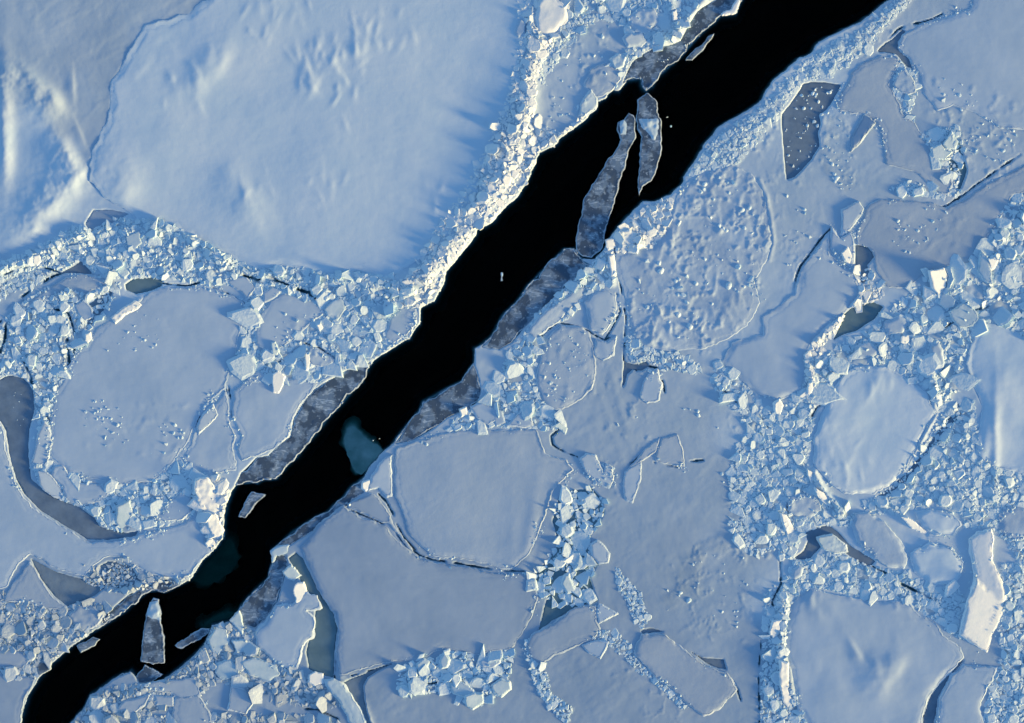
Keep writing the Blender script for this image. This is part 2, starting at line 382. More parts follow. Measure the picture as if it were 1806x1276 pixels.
# snow drifts and relief on the refrozen cover: x, y, half length, half width, angle (deg, image), height (m)
DRIFTS = [
 (5, 125, 60, 14, 28, 0.585),(65, 150, 55, 13, 45, 0.642),(95, 180, 28, 13, 65, 0.468),(110, 265, 40, 15, 60, 0.527),(128, 285, 30, 11, 55, 0.41),(8, 268, 14, 50, 0, 0.585),
 (100, 350, 55, 18, -38, 0.527),(60, 395, 60, 22, -30, 0.41),(135, 315, 22, 9, -60, 0.351),(195, 320, 50, 22, 10, 0.445),(215, 350, 26, 15, 20, 0.234),(350, 140, 33, 9.0, -75, 0.064),
 (385, 105, 37, 13.5, -65, 0.088),(300, 85, 31, 9.0, 60, 0.04),(315, 160, 18, 7.5, 90, 0.056),(275, 70, 15, 7.5, -40, 0.04),(250, 120, 22, 7, -50, 0.062),(60, 40, 66, 10.5, 72, 0.04),
 (45, 80, 44, 9.0, 65, 0.028),(105, 25, 44, 15.0, 80, 0.028),(160, 85, 55, 9.0, -33, 0.036),(240, 25, 55, 7.5, -32, 0.032),(128, 150, 30, 4, 88, 0.117),(140, 235, 30, 4, 68, 0.094),
 (1455, 700, 66, 24.0, 85, 0.152),(1500, 690, 44, 22.5, 75, 0.137),(1478, 800, 66, 27.0, 85, 0.137),(1548, 670, 26, 15.0, 40, 0.106),(1505, 740, 33, 21.0, 70, 0.076),(1475, 1215, 44, 21.0, 75, 0.048),
 (930, 960, 11, 45.0, 10, 0.088),(905, 965, 13, 37.5, 0, 0.048),(1770, 680, 44, 27.0, 60, 0.152),(1750, 770, 33, 21.0, 80, 0.167),(1790, 740, 33, 21.0, 50, 0.152),(1690, 860, 44, 12.0, 35, 0.228),
 (1720, 890, 44, 10.5, 38, 0.213),(1725, 830, 11, 45.0, 15, 0.19),(1755, 840, 7, 45.0, 0, 0.228),(1660, 940, 26, 18.0, 60, 0.152),(1670, 1010, 22, 15.0, 40, 0.08),(1430, 1060, 11, 60.0, -30, 0.04),
 (1450, 1050, 9, 60.0, -35, 0.04),(1410, 1070, 9, 45.0, 0, 0.036),(1190, 640, 44, 12.0, 60, 0.048),(1100, 740, 7, 60.0, -15, 0.04),(1085, 770, 7, 60.0, -20, 0.028),(560, 330, 60, 30, 80, 0.06),
 (380, 120, 60, 22, -70, 0.1),(1509, 1149, 22, 4.5, 58, 0.22),(1630, 1212, 26, 12, -45, 0.1),(1480, 1110, 60, 30, 30, 0.08),(1590, 1120, 50, 30, 60, 0.08),(430, 345, 50, 17, 72, 0.22),
 (457, 362, 42, 15, 52, 0.17),(405, 312, 26, 12, 80, 0.12),(1562, 1190, 34, 12, -68, 0.22),(1540, 1214, 45, 14, 22, 0.17),(1583, 1176, 22, 9, -60, 0.2),(1545, 1180, 20, 8, 75, 0.15),
 (360, 140, 40, 10, -75, 0.12),(390, 110, 36, 10, -62, 0.13),(640, 85, 24, 7, -70, 0.12),(590, 120, 30, 7, 65, 0.12),(555, 150, 26, 6, -60, 0.1),
]
# ridge crests: polyline, height, half width
RIDGES = [
 ("975,-20 962,40 945,75 935,120 930,160 925,205 905,255 890,300 872,345 845,378 820,405 795,428 770,465 745,495 722,512", 0.9, 18),
 ("1240,0 1215,30 1195,65 1165,78", 0.5, 9), ("1180,-10 1190,25 1192,50", 0.4, 9),
 ("0,478 30,466 75,446 120,420 150,412", 0.45, 12), ("270,398 310,402 345,425 375,445 400,458", 0.5, 14), ("600,485 660,492 710,500", 0.35, 14),
 ("1090,410 1105,420 1125,430", 0.6, 10), ("1150,405 1180,412", 0.3, 8), ("1072,455 1078,480 1080,500", 0.35, 6),
 ("1515,520 1495,550 1465,575 1440,602", 0.38, 8), ("1425,640 1432,670 1425,700", 0.4, 8), ("1436,835 1455,870 1485,905", 0.55, 7),
 ("1382,1060 1380,1110 1382,1160 1390,1220", 0.4, 11), ("1640,640 1650,700 1645,740 1620,780 1590,830", 0.35, 7),
 ("95,520 130,510 165,498 195,490", 0.35, 8), ("200,560 230,545 250,535", 0.3, 8), ("740,548 738,575 722,598 697,612 660,630 610,650 570,672", 0.16, 4),
 ("450,735 480,720", 0.0, 5), ("1340,318 1352,345 1360,385 1364,425 1357,458", 0.10, 4), ("600,1195 622,1215 640,1245 652,1276", 0.35, 6), ("352,860 360,900 378,940 388,955", 0.35, 8),
]
# tone of the refrozen cover: x, y, snowiness 0..1.2 (blended smoothly)
TONES = [
 (60, 40, 0.5),(150, 180, 0.5),(250, 30, 0.5),(60, 250, 1.0),(120, 330, 1.0),(20, 400, 1.0),(600, 60, 1.0),(1000, 150, 0.65),
 (1100, 60, 0.6),(1180, 30, 0.7),(880, 420, 1.0),(60, 510, 0.6),(250, 440, 0.95),(560, 520, 0.9),(650, 600, 0.7),(480, 600, 0.7),
 (90, 620, 0.7),(300, 680, 0.7),(430, 760, 0.8),(100, 800, 0.8),(280, 880, 0.7),(60, 900, 0.4),(200, 980, 0.22),(100, 1130, 0.22),
 (30, 1200, 0.22),(1250, 400, 0.85),(1150, 480, 0.8),(1300, 560, 0.8),(1400, 400, 0.52),(1380, 560, 0.6),(1000, 500, 0.6),(1450, 150, 0.9),
 (1700, 100, 0.55),(1560, 180, 0.5),(1600, 420, 0.45),(1750, 330, 0.5),(1720, 520, 0.9),(1600, 620, 0.9),(1450, 520, 0.9),(900, 700, 0.6),
 (1080, 720, 0.35),(1200, 720, 0.4),(1330, 780, 0.75),(1400, 850, 0.85),(1700, 850, 1.0),(1600, 950, 0.92),(1500, 1000, 0.92),(1780, 1000, 0.72),
 (1380, 1050, 0.77),(1790, 1200, 0.37),(1150, 900, 0.28),(1250, 850, 0.32),(1000, 820, 0.38),(1180, 1000, 0.14),(1280, 1000, 0.32),(1320, 1150, 0.22),
 (1100, 1100, 0.14),(1000, 1200, 0.12),(1150, 1240, 0.14),(1320, 1250, 0.22),(800, 1230, 0.12),(700, 1220, 0.14),(480, 1200, 0.17),(300, 1240, 0.14),
 (400, 1130, 0.32),(560, 1230, 0.07),(900, 1100, 0.12),(1050, 1020, 0.17),(170, 120, 0.3),(165, 200, 0.3),(210, 60, 0.3),(330, 10, 0.35),
]
# rubble: phrase, outline, blocks per 1000 px2, radius min/max px, (angular, plate, lump) weights, lift, roughness, shade painted in the gaps, tilt
RUB = [
 ("in the bright ridge along the left bank of the lead", "915,-30 1010,-30 1000,20 985,60 965,95 950,130 942,170 945,210 985,240 1060,180 1075,165 1080,175 1050,200 1030,215 985,250 955,275 930,330 905,355 880,380 845,412 825,440 790,482 775,512 745,545 700,540 690,510 720,485 745,445 768,405 795,365 822,330 842,285 868,240 890,190 903,140 915,80", 13, 2.5, 9, (.6,.2,.2), .25, .5, .25, 45),
 ("in the arc of rubble below the big smooth snow floe", "-20,470 40,452 90,425 130,398 160,405 205,384 260,388 300,398 340,416 380,440 420,462 450,478 510,470 580,484 640,484 690,488 720,520 700,545 650,545 600,540 545,520 500,508 440,490 400,500 340,500 280,490 220,490 190,486 163,478 143,458 110,478 70,472 0,488 -20,492", 16, 2.2, 8, (.5,.35,.15), .22, .35, .3, 40),
 ("in the broken upper left rim of the round floe", "15,560 40,535 80,510 120,498 160,490 200,492 215,505 190,540 160,580 140,600 130,640 110,690 95,740 70,760 58,720 55,680 30,660 0,665 -20,640 -10,600", 11, 2.5, 9, (.4,.4,.2), .12, .3, .42, 30),
 ("in the jumble between the round floe and the lead", "440,500 500,505 560,520 620,540 690,535 735,548 738,575 715,600 660,630 600,655 560,675 520,690 480,690 440,665 415,650 425,610 430,570 432,540", 7, 2.5, 12, (.3,.55,.15), .06, .12, .3, 26),
 ("in the broken lower rim of the round floe", "58,830 90,815 130,840 180,855 220,862 265,852 295,835 320,815 350,835 355,860 345,905 318,919 275,926 235,928 215,940 176,926 160,910 140,896 110,884 80,868", 9, 2.5, 10, (.35,.5,.15), .08, .2, .4, 28),
 ("in the sunlit pile beside the detached grey plate", "345,845 375,840 405,865 396,900 394,930 388,955 372,972 360,940 350,900 342,870", 9, 3, 9, (.7,.3,0), .2, .3, .2, 45),
 ("on the flat strip beside the lead, top centre", "1010,-20 1240,-20 1225,15 1205,50 1190,70 1150,82 1115,105 1098,135 1085,155 1060,165 1075,120 1110,80 1100,40 1060,30 1020,60 1000,90 975,120 955,150 950,110 985,60 1005,20", 5, 2, 12, (.35,.3,.35), .06, .15, .2, 28),
 ("in the rubble belt left of the speckled floe", "1066,440 1090,440 1094,470 1080,500 1060,512 1030,520 1020,540 1000,565 975,572 955,595 945,640 940,670 955,700 975,725 1000,735 985,760 940,755 880,752 830,756 790,760 800,742 830,722 860,704 875,680 885,650 900,620 925,588 950,552 985,520 1010,495 1040,470", 9, 2.5, 11, (.35,.45,.2), .1, .2, .35, 30),
 ("among the lumps on the bright shore below the drifting shards", "1078,420 1100,400 1140,365 1180,350 1200,380 1195,420 1150,440 1110,450 1080,450", 10, 2.5, 7, (.3,.2,.5), .15, .3, .25, 35),
 ("in the big rubble field right of the blue floe", "1500,600 1530,585 1560,560 1590,530 1610,510 1630,490 1640,478 1680,470 1715,466 1730,440 1756,405 1785,350 1850,330 1850,600 1810,598 1780,580 1745,570 1722,582 1705,620 1695,650 1690,690 1665,720 1645,700 1635,685 1600,665 1570,645 1540,640 1490,650 1455,690 1440,700 1430,680 1440,640 1470,615", 12, 2.5, 14, (.55,.3,.15), .15, .3, .3, 38),
 ("on the sunlit spur right of the blue floe", "1400,640 1425,615 1450,590 1480,565 1500,545 1515,520 1510,480 1530,470 1550,500 1560,520 1548,530 1510,540 1495,550 1480,580 1455,605 1445,640 1440,680 1428,710 1400,700", 9, 2.5, 8, (.5,.3,.2), .1, .2, .3, 35),
 ("in the rubble left of the hexagon floe", "1395,705 1425,700 1440,720 1430,760 1425,820 1440,850 1470,885 1510,905 1500,930 1460,925 1420,935 1400,985 1372,985 1378,940 1385,890 1370,840 1360,790 1350,745", 11, 2, 8, (.45,.35,.2), .1, .25, .3, 30),
 ("in the rubble below and right of the hexagon floe", "1640,690 1665,722 1715,705 1725,760 1718,802 1760,825 1810,838 1850,845 1850,960 1800,1000 1780,960 1750,930 1705,930 1690,900 1650,890 1610,900 1585,910 1530,905 1520,890 1545,876 1580,855 1610,825 1630,790 1650,750 1662,730", 11, 2, 8, (.5,.35,.15), .1, .25, .35, 30),
 ("in the rubble around the tilted slabs, far right", "1400,990 1440,985 1470,970 1500,985 1560,1005 1600,1010 1640,1035 1690,1035 1700,1060 1690,1100 1700,1130 1670,1110 1640,1090 1600,1060 1550,1055 1500,1050 1440,1035 1400,1050 1385,1030", 9, 2.2, 8, (.5,.35,.15), .08, .2, .35, 28),
 ("in the crumbled left edge of the big bottom right floe", "1350,1050 1385,1020 1400,1060 1385,1100 1385,1160 1398,1220 1440,1255 1540,1262 1560,1310 1340,1310 1342,1240 1345,1160", 10, 2.2, 8, (.5,.3,.2), .1, .25, .3, 32),
 ("in the rough strip in the bottom right corner", "1765,1000 1840,980 1840,1310 1735,1310 1735,1265 1752,1200 1762,1172 1768,1110", 8, 1.8, 6, (.5,.3,.2), .06, .2, .35, 28),
 ("in the rubble column right of the smooth centre ice", "1265,640 1300,660 1320,690 1345,720 1370,720 1390,740 1385,800 1375,850 1380,900 1375,960 1340,985 1300,960 1285,930 1290,890 1285,840 1300,790 1320,760 1300,725 1270,705 1255,670", 7, 2.5, 9, (.3,.45,.25), .06, .15, .25, 24),
 ("in the cluster of sharp pale plates, lower centre", "975,900 1000,870 1040,862 1066,885 1060,915 1040,945 1030,955 1050,975 1045,1010 1030,1030 1045,1050 1020,1070 985,1065 945,1045 928,1035 940,1010 965,990 985,960 985,925", 10, 3.5, 13, (.4,.6,0), .05, .1, .0, 30),
 ("in the small plate pile right of bottom centre", "925,1130 960,1120 960,1170 970,1220 1010,1250 1000,1280 980,1260 950,1225 938,1190", 7, 2, 7, (.5,.4,.1), .06, .2, .25, 34),
 ("in the jumbled pile at bottom centre", "705,1180 735,1165 765,1162 800,1150 850,1160 885,1152 900,1140 905,1165 895,1195 880,1225 850,1245 820,1235 790,1215 750,1222 715,1230 700,1215", 10, 2.5, 11, (.5,.5,0), .08, .2, .3, 36),
 ("in the rubble along the lower right bank of the lead", "374,1104 410,1090 440,1105 455,1135 475,1155 525,1180 550,1195 585,1215 600,1245 560,1250 500,1240 460,1225 430,1215 380,1200 340,1240 300,1250 250,1262 200,1275 130,1285 150,1246 183,1216 240,1205 290,1200 340,1160", 7, 2.5, 12, (.35,.55,.1), .05, .15, .55, 28),
 ("in the bottom strip below the lead", "130,1275 300,1262 400,1262 480,1262 540,1262 640,1290 640,1320 100,1320", 6, 2.5, 10, (.4,.5,.1), .05, .15, .35, 30),
 ("in the dark slush on the left bank at lower left", "-20,1040 10,1045 60,1070 110,1075 150,1060 190,1070 200,1085 165,1112 120,1142 88,1170 60,1200 46,1230 30,1300 -20,1300", 7, 2, 9, (.3,.45,.25), .05, .15, .65, 26),
 ("in the brash around the grey sheet, lower left", "135,985 155,975 165,1000 185,1003 215,980 240,1000 290,1020 320,1005 335,1015 320,1030 270,1040 215,1045 150,1030", 7, 1.5, 5, (.5,.2,.3), .03, .1, .25, 25),
 ("in the slush strip beside the crack at far left", "-20,500 20,480 60,476 100,482 92,492 60,506 30,512 0,530 -20,540", 7, 1.8, 5.5, (.4,.3,.3), .04, .15, .45, 25),
 ("in the thin line of rubble left of the elongated floe", "1085,1000 1105,1020 1130,1050 1145,1090 1135,1110 1120,1100 1108,1070 1090,1035", 2.6, 1.6, 5, (.4,.4,.2), .06, .2, .2, 25),
 ("in the crumbs along the lower edge of the elongated floe", "1055,1110 1090,1115 1115,1140 1130,1170 1160,1200 1190,1220 1215,1248 1200,1250 1165,1215 1130,1190 1100,1160 1060,1130", 2.6, 1.5, 5, (.4,.4,.2), .05, .2, .2, 25),
 ("in the faint rubble marks right of the smooth centre ice", "1195,985 1225,960 1275,940 1310,950 1280,970 1245,985 1235,1010 1245,1040 1215,1070 1180,1080 1160,1060 1190,1030", 2.6, 1.5, 5, (.3,.3,.4), .06, .15, .1, 20),
 ("beside the broken slabs at the upper right", "1575,110 1600,105 1616,130 1618,165 1605,200 1625,240 1650,225 1690,225 1700,270 1690,330 1700,345 1660,350 1600,345 1570,335 1600,320 1640,330 1670,320 1650,290 1630,275 1600,210 1590,180 1575,160", 6, 2, 8, (.4,.4,.2), .05, .15, .25, 28),
 ("along the right shore of the lead, upper right", "1345,185 1375,150 1420,110 1450,85 1520,50 1560,15 1600,-20 1630,-20 1570,40 1530,90 1500,110 1460,140 1415,145 1385,185 1350,240 1300,290 1230,310 1210,310 1240,270 1280,225 1320,205", 4, 1.8, 6, (.3,.2,.5), .2, .4, .08, 22),
 ("on the frosty plate right of the dark pond", "1448,200 1490,198 1510,240 1500,300 1510,335 1480,340 1440,290 1450,250", 4, 2, 8, (.1,.2,.7), .05, .15, .1, 18),
 ("in the small dark crumbs above the round floe", "430,478 470,480 520,495 560,520 540,530 500,515 460,505 430,500", 9, 2, 6, (.5,.4,.1), .05, .2, .6, 28),
 ("on the ledge above the right shelf, centre right", "1100,590 1130,600 1160,620 1200,625 1240,650 1230,660 1180,650 1160,665 1120,640 1105,625", 7, 2, 7, (.4,.4,.2), .06, .2, .2, 28),
]
# loose crumbs: phrase, outline, count, rmin, rmax
CRUMBS = [
 ("scattered on the smooth face of the round floe", "240,540 285,560 280,610 230,625 180,625 215,590 232,560", 22, 1.4, 3.6),
 ("scattered on the lower left of the round floe", "140,690 180,705 215,720 230,760 225,790 190,790 150,760 140,720", 39, 1.4, 4.2),
 ("scattered on the lower right of the round floe", "270,770 290,745 320,740 330,770 310,800 280,815 265,800", 16, 1.6, 4.6),
 ("strewn over the dark speckled pond", "1385,205 1420,152 1478,155 1455,195 1440,235 1440,260 1405,305 1388,312", 61, 1.1, 4.2),
 ("dotted over the speckled floe", "955,610 985,580 1035,585 1045,640 1035,690 1000,710 965,705 950,670", 71, 1.2, 3.2),
 ("dotted about the flat strip, top centre", "960,150 1000,100 1060,40 1140,20 1090,90 1060,150 1000,215 955,235", 45, 1.2, 4),
 ("dotted on the smooth grey ice right of centre", "1060,720 1250,720 1290,790 1280,860 1200,740 1100,760", 9, 1.5, 4.2),
 ("dotted on the smooth grey ice, lower right of centre", "1220,960 1320,980 1330,1120 1260,1100 1230,1040", 22, 1.3, 3.6),
 ("dotted on the smooth strip right of the rough floe", "1385,330 1440,350 1430,420 1390,480 1375,430", 14, 1.4, 4.2),
 ("sprinkled on the smooth plate, right side", "1580,390 1640,360 1690,380 1640,420 1600,450 1575,430", 32, 1.4, 4.0),
 ("sprinkled on the smooth floe at the top right", "1650,130 1700,150 1740,190 1700,200 1660,180", 19, 1.5, 5),
 ("sprinkled below the smooth floe at the top right", "1680,210 1740,230 1800,240 1780,290 1730,290 1690,260", 26, 1.5, 4.5),
 ("sprinkled on the plates between the round floe and the lead", "500,540 560,560 620,580 700,560 720,580 640,630 540,640 480,620", 32, 1.5, 4),
 ("dotted on the glassy shelf, upper left bank", "1150,110 1200,85 1250,40 1290,5 1240,60 1170,125", 19, 1.0, 2.4),
 ("dotted over the rough snowy floe", "1130,380 1290,300 1345,400 1320,520 1200,610 1120,560", 136, 1.6, 7),
 ("floating in the black water of the lead", "655,765 675,770 672,782 655,778", 2, 1.0, 1.8),
 ("floating in the black water of the lead", "1170,180 1195,240 1190,245 1172,200", 2, 1.4, 2.6),
 ("dotted on the left dark crack", "20,690 45,690 50,760 25,750", 8, 1.0, 1.8),
]
# patches of squiggly frozen-in relief: outline, height (m)
SQUIG = [
 ("1090,440 1130,380 1200,320 1290,285 1350,320 1368,430 1345,530 1290,610 1180,630 1110,600", .095),
 ("1210,300 1260,230 1330,190 1400,115 1480,60 1560,10 1580,60 1500,120 1410,180 1350,250 1280,300", .09),
 ("1630,140 1720,140 1806,190 1806,280 1720,320 1690,340 1640,200", .06), ("1440,200 1510,200 1520,330 1450,330 1420,270", .06),
 ("1255,640 1340,690 1400,730 1400,990 1310,990 1280,880 1290,760", .07), ("1170,970 1330,930 1350,1130 1230,1150 1190,1060", .045),
 ("945,230 985,90 1060,20 1180,30 1110,110 1050,170 990,230", .06), ("1560,350 1690,350 1720,420 1640,450 1570,420", .05),
 ("1385,900 1480,950 1660,1060 1600,1080 1450,1050 1390,1040", .06), ("1740,1000 1830,980 1830,1290 1740,1290", .05), ("1060,640 1130,640 1150,780 1080,900 1060,800", .045),
 ("960,560 1060,590 1060,700 980,730", .04), ("140,690 330,700 330,830 140,800", .03), ("1080,1110 1220,1240 1180,1300 1060,1200", .045), ("1690,250 1806,300 1806,330 1690,345", .05),
 ("660,540 740,545 720,600 640,640 560,660 500,560", .05), ("1330,250 1440,300 1450,450 1390,540 1350,420", .03),
]
# ------------------------------------------------------------------ traced sheets and slabs
# name, category, label, material, outline, options
FL = []
def F(name, cat, label, mat, pts, **o): FL.append((name, cat, label, mat, P(pts), o))

F("ice_floe", "ice floe", "huge smooth snow floe filling the upper left, with feathery drifts near its top", "snow",
  "382,-40 367,0 334,25 288,36 255,46 239,71 222,104 196,145 195,183 188,217 172,250 160,285 158,320 185,350 225,372 240,388 293,394 331,414 377,437 413,458 433,472 470,474 509,470 577,484 628,482 690,492 712,474 742,456 772,437 799,415 819,380 843,342 859,282 885,222 908,185 920,150 919,110 934,84 924,45 938,15 952,-40",
  step=.09, bev=12, und=.16, und_s=150, flare=1, jit=2.5, grid=4, cover=5, strong=True,
  feather=[(600, 105, 60, 70, 26, 0.14), (545, 120, 30, 45, 10, 0.16), (660, 70, 60, 40, 14, 0.10), (480, 30, 70, 30, 14, 0.10), (440, 340, 50, 50, 12, 0.06), (350, 130, 60, 50, 12, 0.10), (780, 340, 20, 60, 6, 0.08), (560, 330, 30, 30, 8, 0.08)])
F("ice_floe", "ice floe", "round smooth blue grey floe on the left with a few crumbs and a broken rim", "plate",
  "293,507 340,508 382,511 410,522 430,536 432,560 424,585 418,610 414,634 404,655 397,685 369,708 346,745 334,779 314,803 293,831 265,848 217,856 178,848 127,836 102,815 84,800 86,770 89,736 97,695 112,672 132,623 153,600 183,572 229,546 252,528 270,514",
  step=.07, bev=4, und=.10, und_s=140, grid=4, cover=4)
F("ice_plate", "ice plate", "smooth lilac plate between the round floe and the narrow dark shelf on the left bank", "plate",
  "412,690 440,668 480,678 520,668 560,678 552,687 531,713 516,741 509,771 488,789 460,802 426,814 418,792 426,772 412,741", step=.10, und=.09, und_s=80, grid=3, cover=4)
F("ice_plate", "ice plate", "smooth blue wedge of ice between the round floe and the lilac plate", "plate",
  "397,690 403,712 404,741 417,772 411,792 418,814 416,830 372,836 342,830 322,808 336,785 348,752 378,718", step=.06, und=.10, und_s=60, grid=3)
F("ice_plate", "ice plate", "small rectangular tilted plate with a bright rim on the blue wedge beside the round floe", "plate",
  "376,712 386,731 381,740 350,768 347,755 357,732", step=.20, tilt=(.05, .02), flare=2.5, jit=.5)
F("ice_plate", "ice plate", "pinkish plate at the lower left tip of the round floe", "plate", "60,800 66,765 78,742 88,752 93,785 84,815 64,826 54,815", step=.22, tilt=(.03, .03))
F("ice_plate", "ice plate", "long plate under the pinkish one on the lower left rim of the round floe", "plate", "66,832 84,834 108,860 112,884 92,876 72,858", step=.2, tilt=(.06, .03))
F("ice_plate", "ice plate", "broad cracked plate along the bottom of the round floe", "plate", "96,822 115,824 128,848 180,856 196,868 178,886 140,892 114,880 110,858 90,838", step=.16, und=.05, und_s=40)
F("ice_plate", "ice plate", "wide squarish plate at the lower right of the round floe rim", "plate", "290,890 318,868 336,876 338,905 320,918 278,922 258,908 262,898 285,905", step=.18, tilt=(-.03, 0))
F("ice_plate", "ice plate", "pale plate with a sunlit lower tip in the bottom rim of the round floe", "block", "205,892 230,882 235,905 226,938 210,935 204,915", step=.25, tilt=(.12, .14))
F("ice_floe", "ice floe", "flat lilac sheet filling the left edge below the curved dark crack", "plate",
  "-60,745 0,748 8,766 13,803 26,848 41,876 69,904 105,927 136,945 152,955 191,957 239,948 280,934 318,926 345,915 354,930 366,962 376,972 357,987 339,1013 318,1022 288,1017 262,1010 240,996 215,982 185,984 165,998 150,1016 120,1010 102,1005 80,990 53,978 30,1000 12,1036 -60,1050", step=.10, und=.10, und_s=170, grid=4)
F("ice_block", "ice block", "tall bright crumpled block standing on the left bank beside the detached grey plate", "white",
  "346,846 366,842 384,862 392,880 388,905 394,930 380,945 366,915 352,890 344,868", step=.42, tilt=(.14, .08), rough=.16, rough_s=9, flare=3)
F("ice_block", "ice block", "bright sunlit fin leaning over the water just below the crumpled block", "white", "362,915 380,905 393,930 394,945 386,955 376,950", step=.3, tilt=(.2, .12), rough=.05, rough_s=7, flare=2)
# centre and bottom
F("ice_floe", "ice floe", "smooth blue grey floe ringed by a curved crack, lower centre, right of the lead", "grey",
  "699,792 730,780 781,765 827,760 910,758 946,758 954,780 962,800 1000,812 1012,830 990,850 976,866 964,901 951,938 936,972 908,1001 893,1004 857,994 827,989 766,981 742,964 720,938 710,901 696,876 697,838 695,812", step=.10, und=.14, und_s=160, grid=4, snowy=.35)
F("ice_floe", "ice floe", "large flat grey floe below the curved crack, bottom centre", "grey",
  "530,966 546,950 554,934 606,892 616,903 651,918 684,931 697,950 714,966 738,985 765,993 800,998 842,1006 889,1014 925,1014 940,1030 948,1058 938,1090 915,1125 900,1146 872,1148 845,1156 781,1144 735,1165 672,1172 640,1180 600,1192 592,1150 597,1109 591,1083 564,1043 549,1012", step=.13, bev=3, und=.10, und_s=170, grid=4, flare=2)
F("ice_plate", "ice plate", "narrow wedge caught in the fork of the curved crack beside the lead", "grey",
  "613,890 655,870 672,885 686,905 697,930 711,950 728,972 720,966 704,946 688,926 651,910 620,896", step=.11, und=.06)
F("ice_plate", "ice plate", "pale sliver of ice at the water's edge above the fork of the curved crack", "plate", "656,838 680,806 692,802 690,840 692,876 682,878 668,862 650,866", step=.2, tilt=(.02, .02))
F("ice_plate", "ice plate", "smooth plate with a ragged sunlit right edge, left of the teal sheet", "plate",
  "486,1068 516,1066 540,1044 560,1050 566,1072 542,1078 556,1096 552,1125 534,1140 524,1180 493,1173 473,1157 452,1137 451,1115 472,1094", step=.24, und=.05, flare=4, jit=1.5)
F("ice_block", "ice block", "yellowish sunlit block on the bank above the ragged edged plate", "white", "518,1042 522,1030 536,1026 541,1042 536,1060 522,1064", step=.45, tilt=(.22, .12), flare=2)
F("ice_plate", "ice plate", "diamond shaped pink plate on the bank below the bend of the lead", "block", "498,1008 514,996 532,1015 518,1026 505,1018", step=.30, tilt=(.08, .06), flare=2.5)
F("ice_plate", "ice plate", "thin plate with a bright top edge at the mouth of the teal sheet", "block", "476,972 490,964 510,962 506,975 488,980 480,992", step=.2, tilt=(.05, -.02), flare=2)
F("ice_plate", "ice plate", "broad smooth plate with a bright lower edge under the sharp plate cluster", "grey",
  "929,1140 938,1120 962,1108 985,1092 1003,1078 1027,1068 1050,1071 1053,1094 1060,1109 1048,1127 1020,1139 985,1153 951,1173 935,1160", step=.2, und=.05, flare=3, tilt=(.01, .01))
F("ice_floe", "ice floe", "long rounded smooth floe lying diagonally at the lower right of centre", "grey",
  "1122,1135 1131,1118 1150,1118 1175,1120 1190,1133 1218,1156 1249,1176 1282,1186 1292,1201 1299,1216 1292,1226 1267,1252 1241,1264 1213,1244 1185,1216 1157,1196 1134,1170 1118,1152", step=.20, bev=4, flare=2.5, und=.04, jit=1.5, snowy=.15)
F("ice_plate", "ice plate", "sharp triangle of ice pointing right, below the sharp plate cluster", "plate", "1056,1064 1091,1083 1055,1101 1052,1080", step=.22, flare=2, jit=.4)
F("ice_plate", "ice plate", "five sided plate just under the sharp triangle, bottom centre", "plate", "1025,1138 1050,1130 1074,1132 1060,1163 1040,1154", step=.22, flare=2, jit=.4, tilt=(-.02, .03))
F("ice_plate", "ice plate", "six sided upright plate at the right side of the sharp plate cluster", "plate", "1042,960 1053,953 1066,963 1076,977 1072,992 1056,996 1044,980", step=.28, flare=2, jit=.4, tilt=(.03, 0))
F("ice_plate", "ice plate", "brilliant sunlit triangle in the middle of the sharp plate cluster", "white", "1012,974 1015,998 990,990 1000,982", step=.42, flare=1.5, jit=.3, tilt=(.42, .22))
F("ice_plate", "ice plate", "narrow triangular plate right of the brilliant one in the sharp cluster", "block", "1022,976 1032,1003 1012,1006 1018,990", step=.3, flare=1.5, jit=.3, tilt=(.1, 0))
F("ice_plate", "ice plate", "small pointed plate under the six sided plate in the sharp cluster", "block", "1034,976 1044,982 1054,997 1034,999 1030,988", step=.3, flare=1.5, jit=.3, tilt=(-.05, .05))
F("ice_plate", "ice plate", "tilted grey trapezoid at the bottom of the sharp plate cluster", "block", "996,1015 1004,1012 1016,1042 1000,1048 990,1030", step=.32, flare=2, jit=.3, tilt=(.08, .05))
F("ice_plate", "ice plate", "tiny square plate at the left tip of the sharp plate cluster", "block", "928,1024 944,1022 948,1040 928,1044", step=.3, flare=2, jit=.3)
F("ice_plate", "ice plate", "pair of overlapping plates fused like a crab claw, right of the smooth cracked floe", "plate", "1023,810 1034,801 1050,803 1064,832 1069,818 1080,822 1083,846 1075,862 1050,852 1032,832", step=.22, flare=2, jit=.5, tilt=(.02, .02))
F("ice_plate", "ice plate", "leaf shaped plate on the smooth grey ice right of the crab claw plates", "plate", "1102,832 1118,822 1131,815 1129,850 1116,888 1103,882 1098,858", step=.14, flare=2, jit=.6)
F("ice_plate", "ice plate", "faint bell shaped plate frozen flush into the smooth ice, right of centre", "grey", "1168,772 1195,766 1204,790 1209,825 1182,820 1156,813 1160,792", step=.1, flare=1.5, jit=.6, snowy=.3)
F("ice_plate", "ice plate", "long narrow plate frozen in beside the faint bell shaped one", "grey", "1104,830 1140,790 1164,772 1158,795 1132,814", step=.1, flare=1.5, jit=.6, snowy=.3)
F("ice_plate", "ice plate", "bullet shaped plate below the small black forked crack", "plate", "1147,655 1160,650 1168,682 1162,706 1140,712 1128,702 1134,676", step=.18, flare=2, jit=.8)
F("ice_floe", "ice floe", "round speckled plate dotted with frost crumbs on the right bank", "plate",
  "989,574 1007,576 1027,579 1039,589 1045,604 1050,634 1049,667 1043,687 1027,703 1002,718 981,723 964,716 951,695 945,667 949,649 954,635 957,607 968,594", step=.16, bev=4, flare=2.5, jit=1.2, und=.05, und_s=40, snowy=.4)
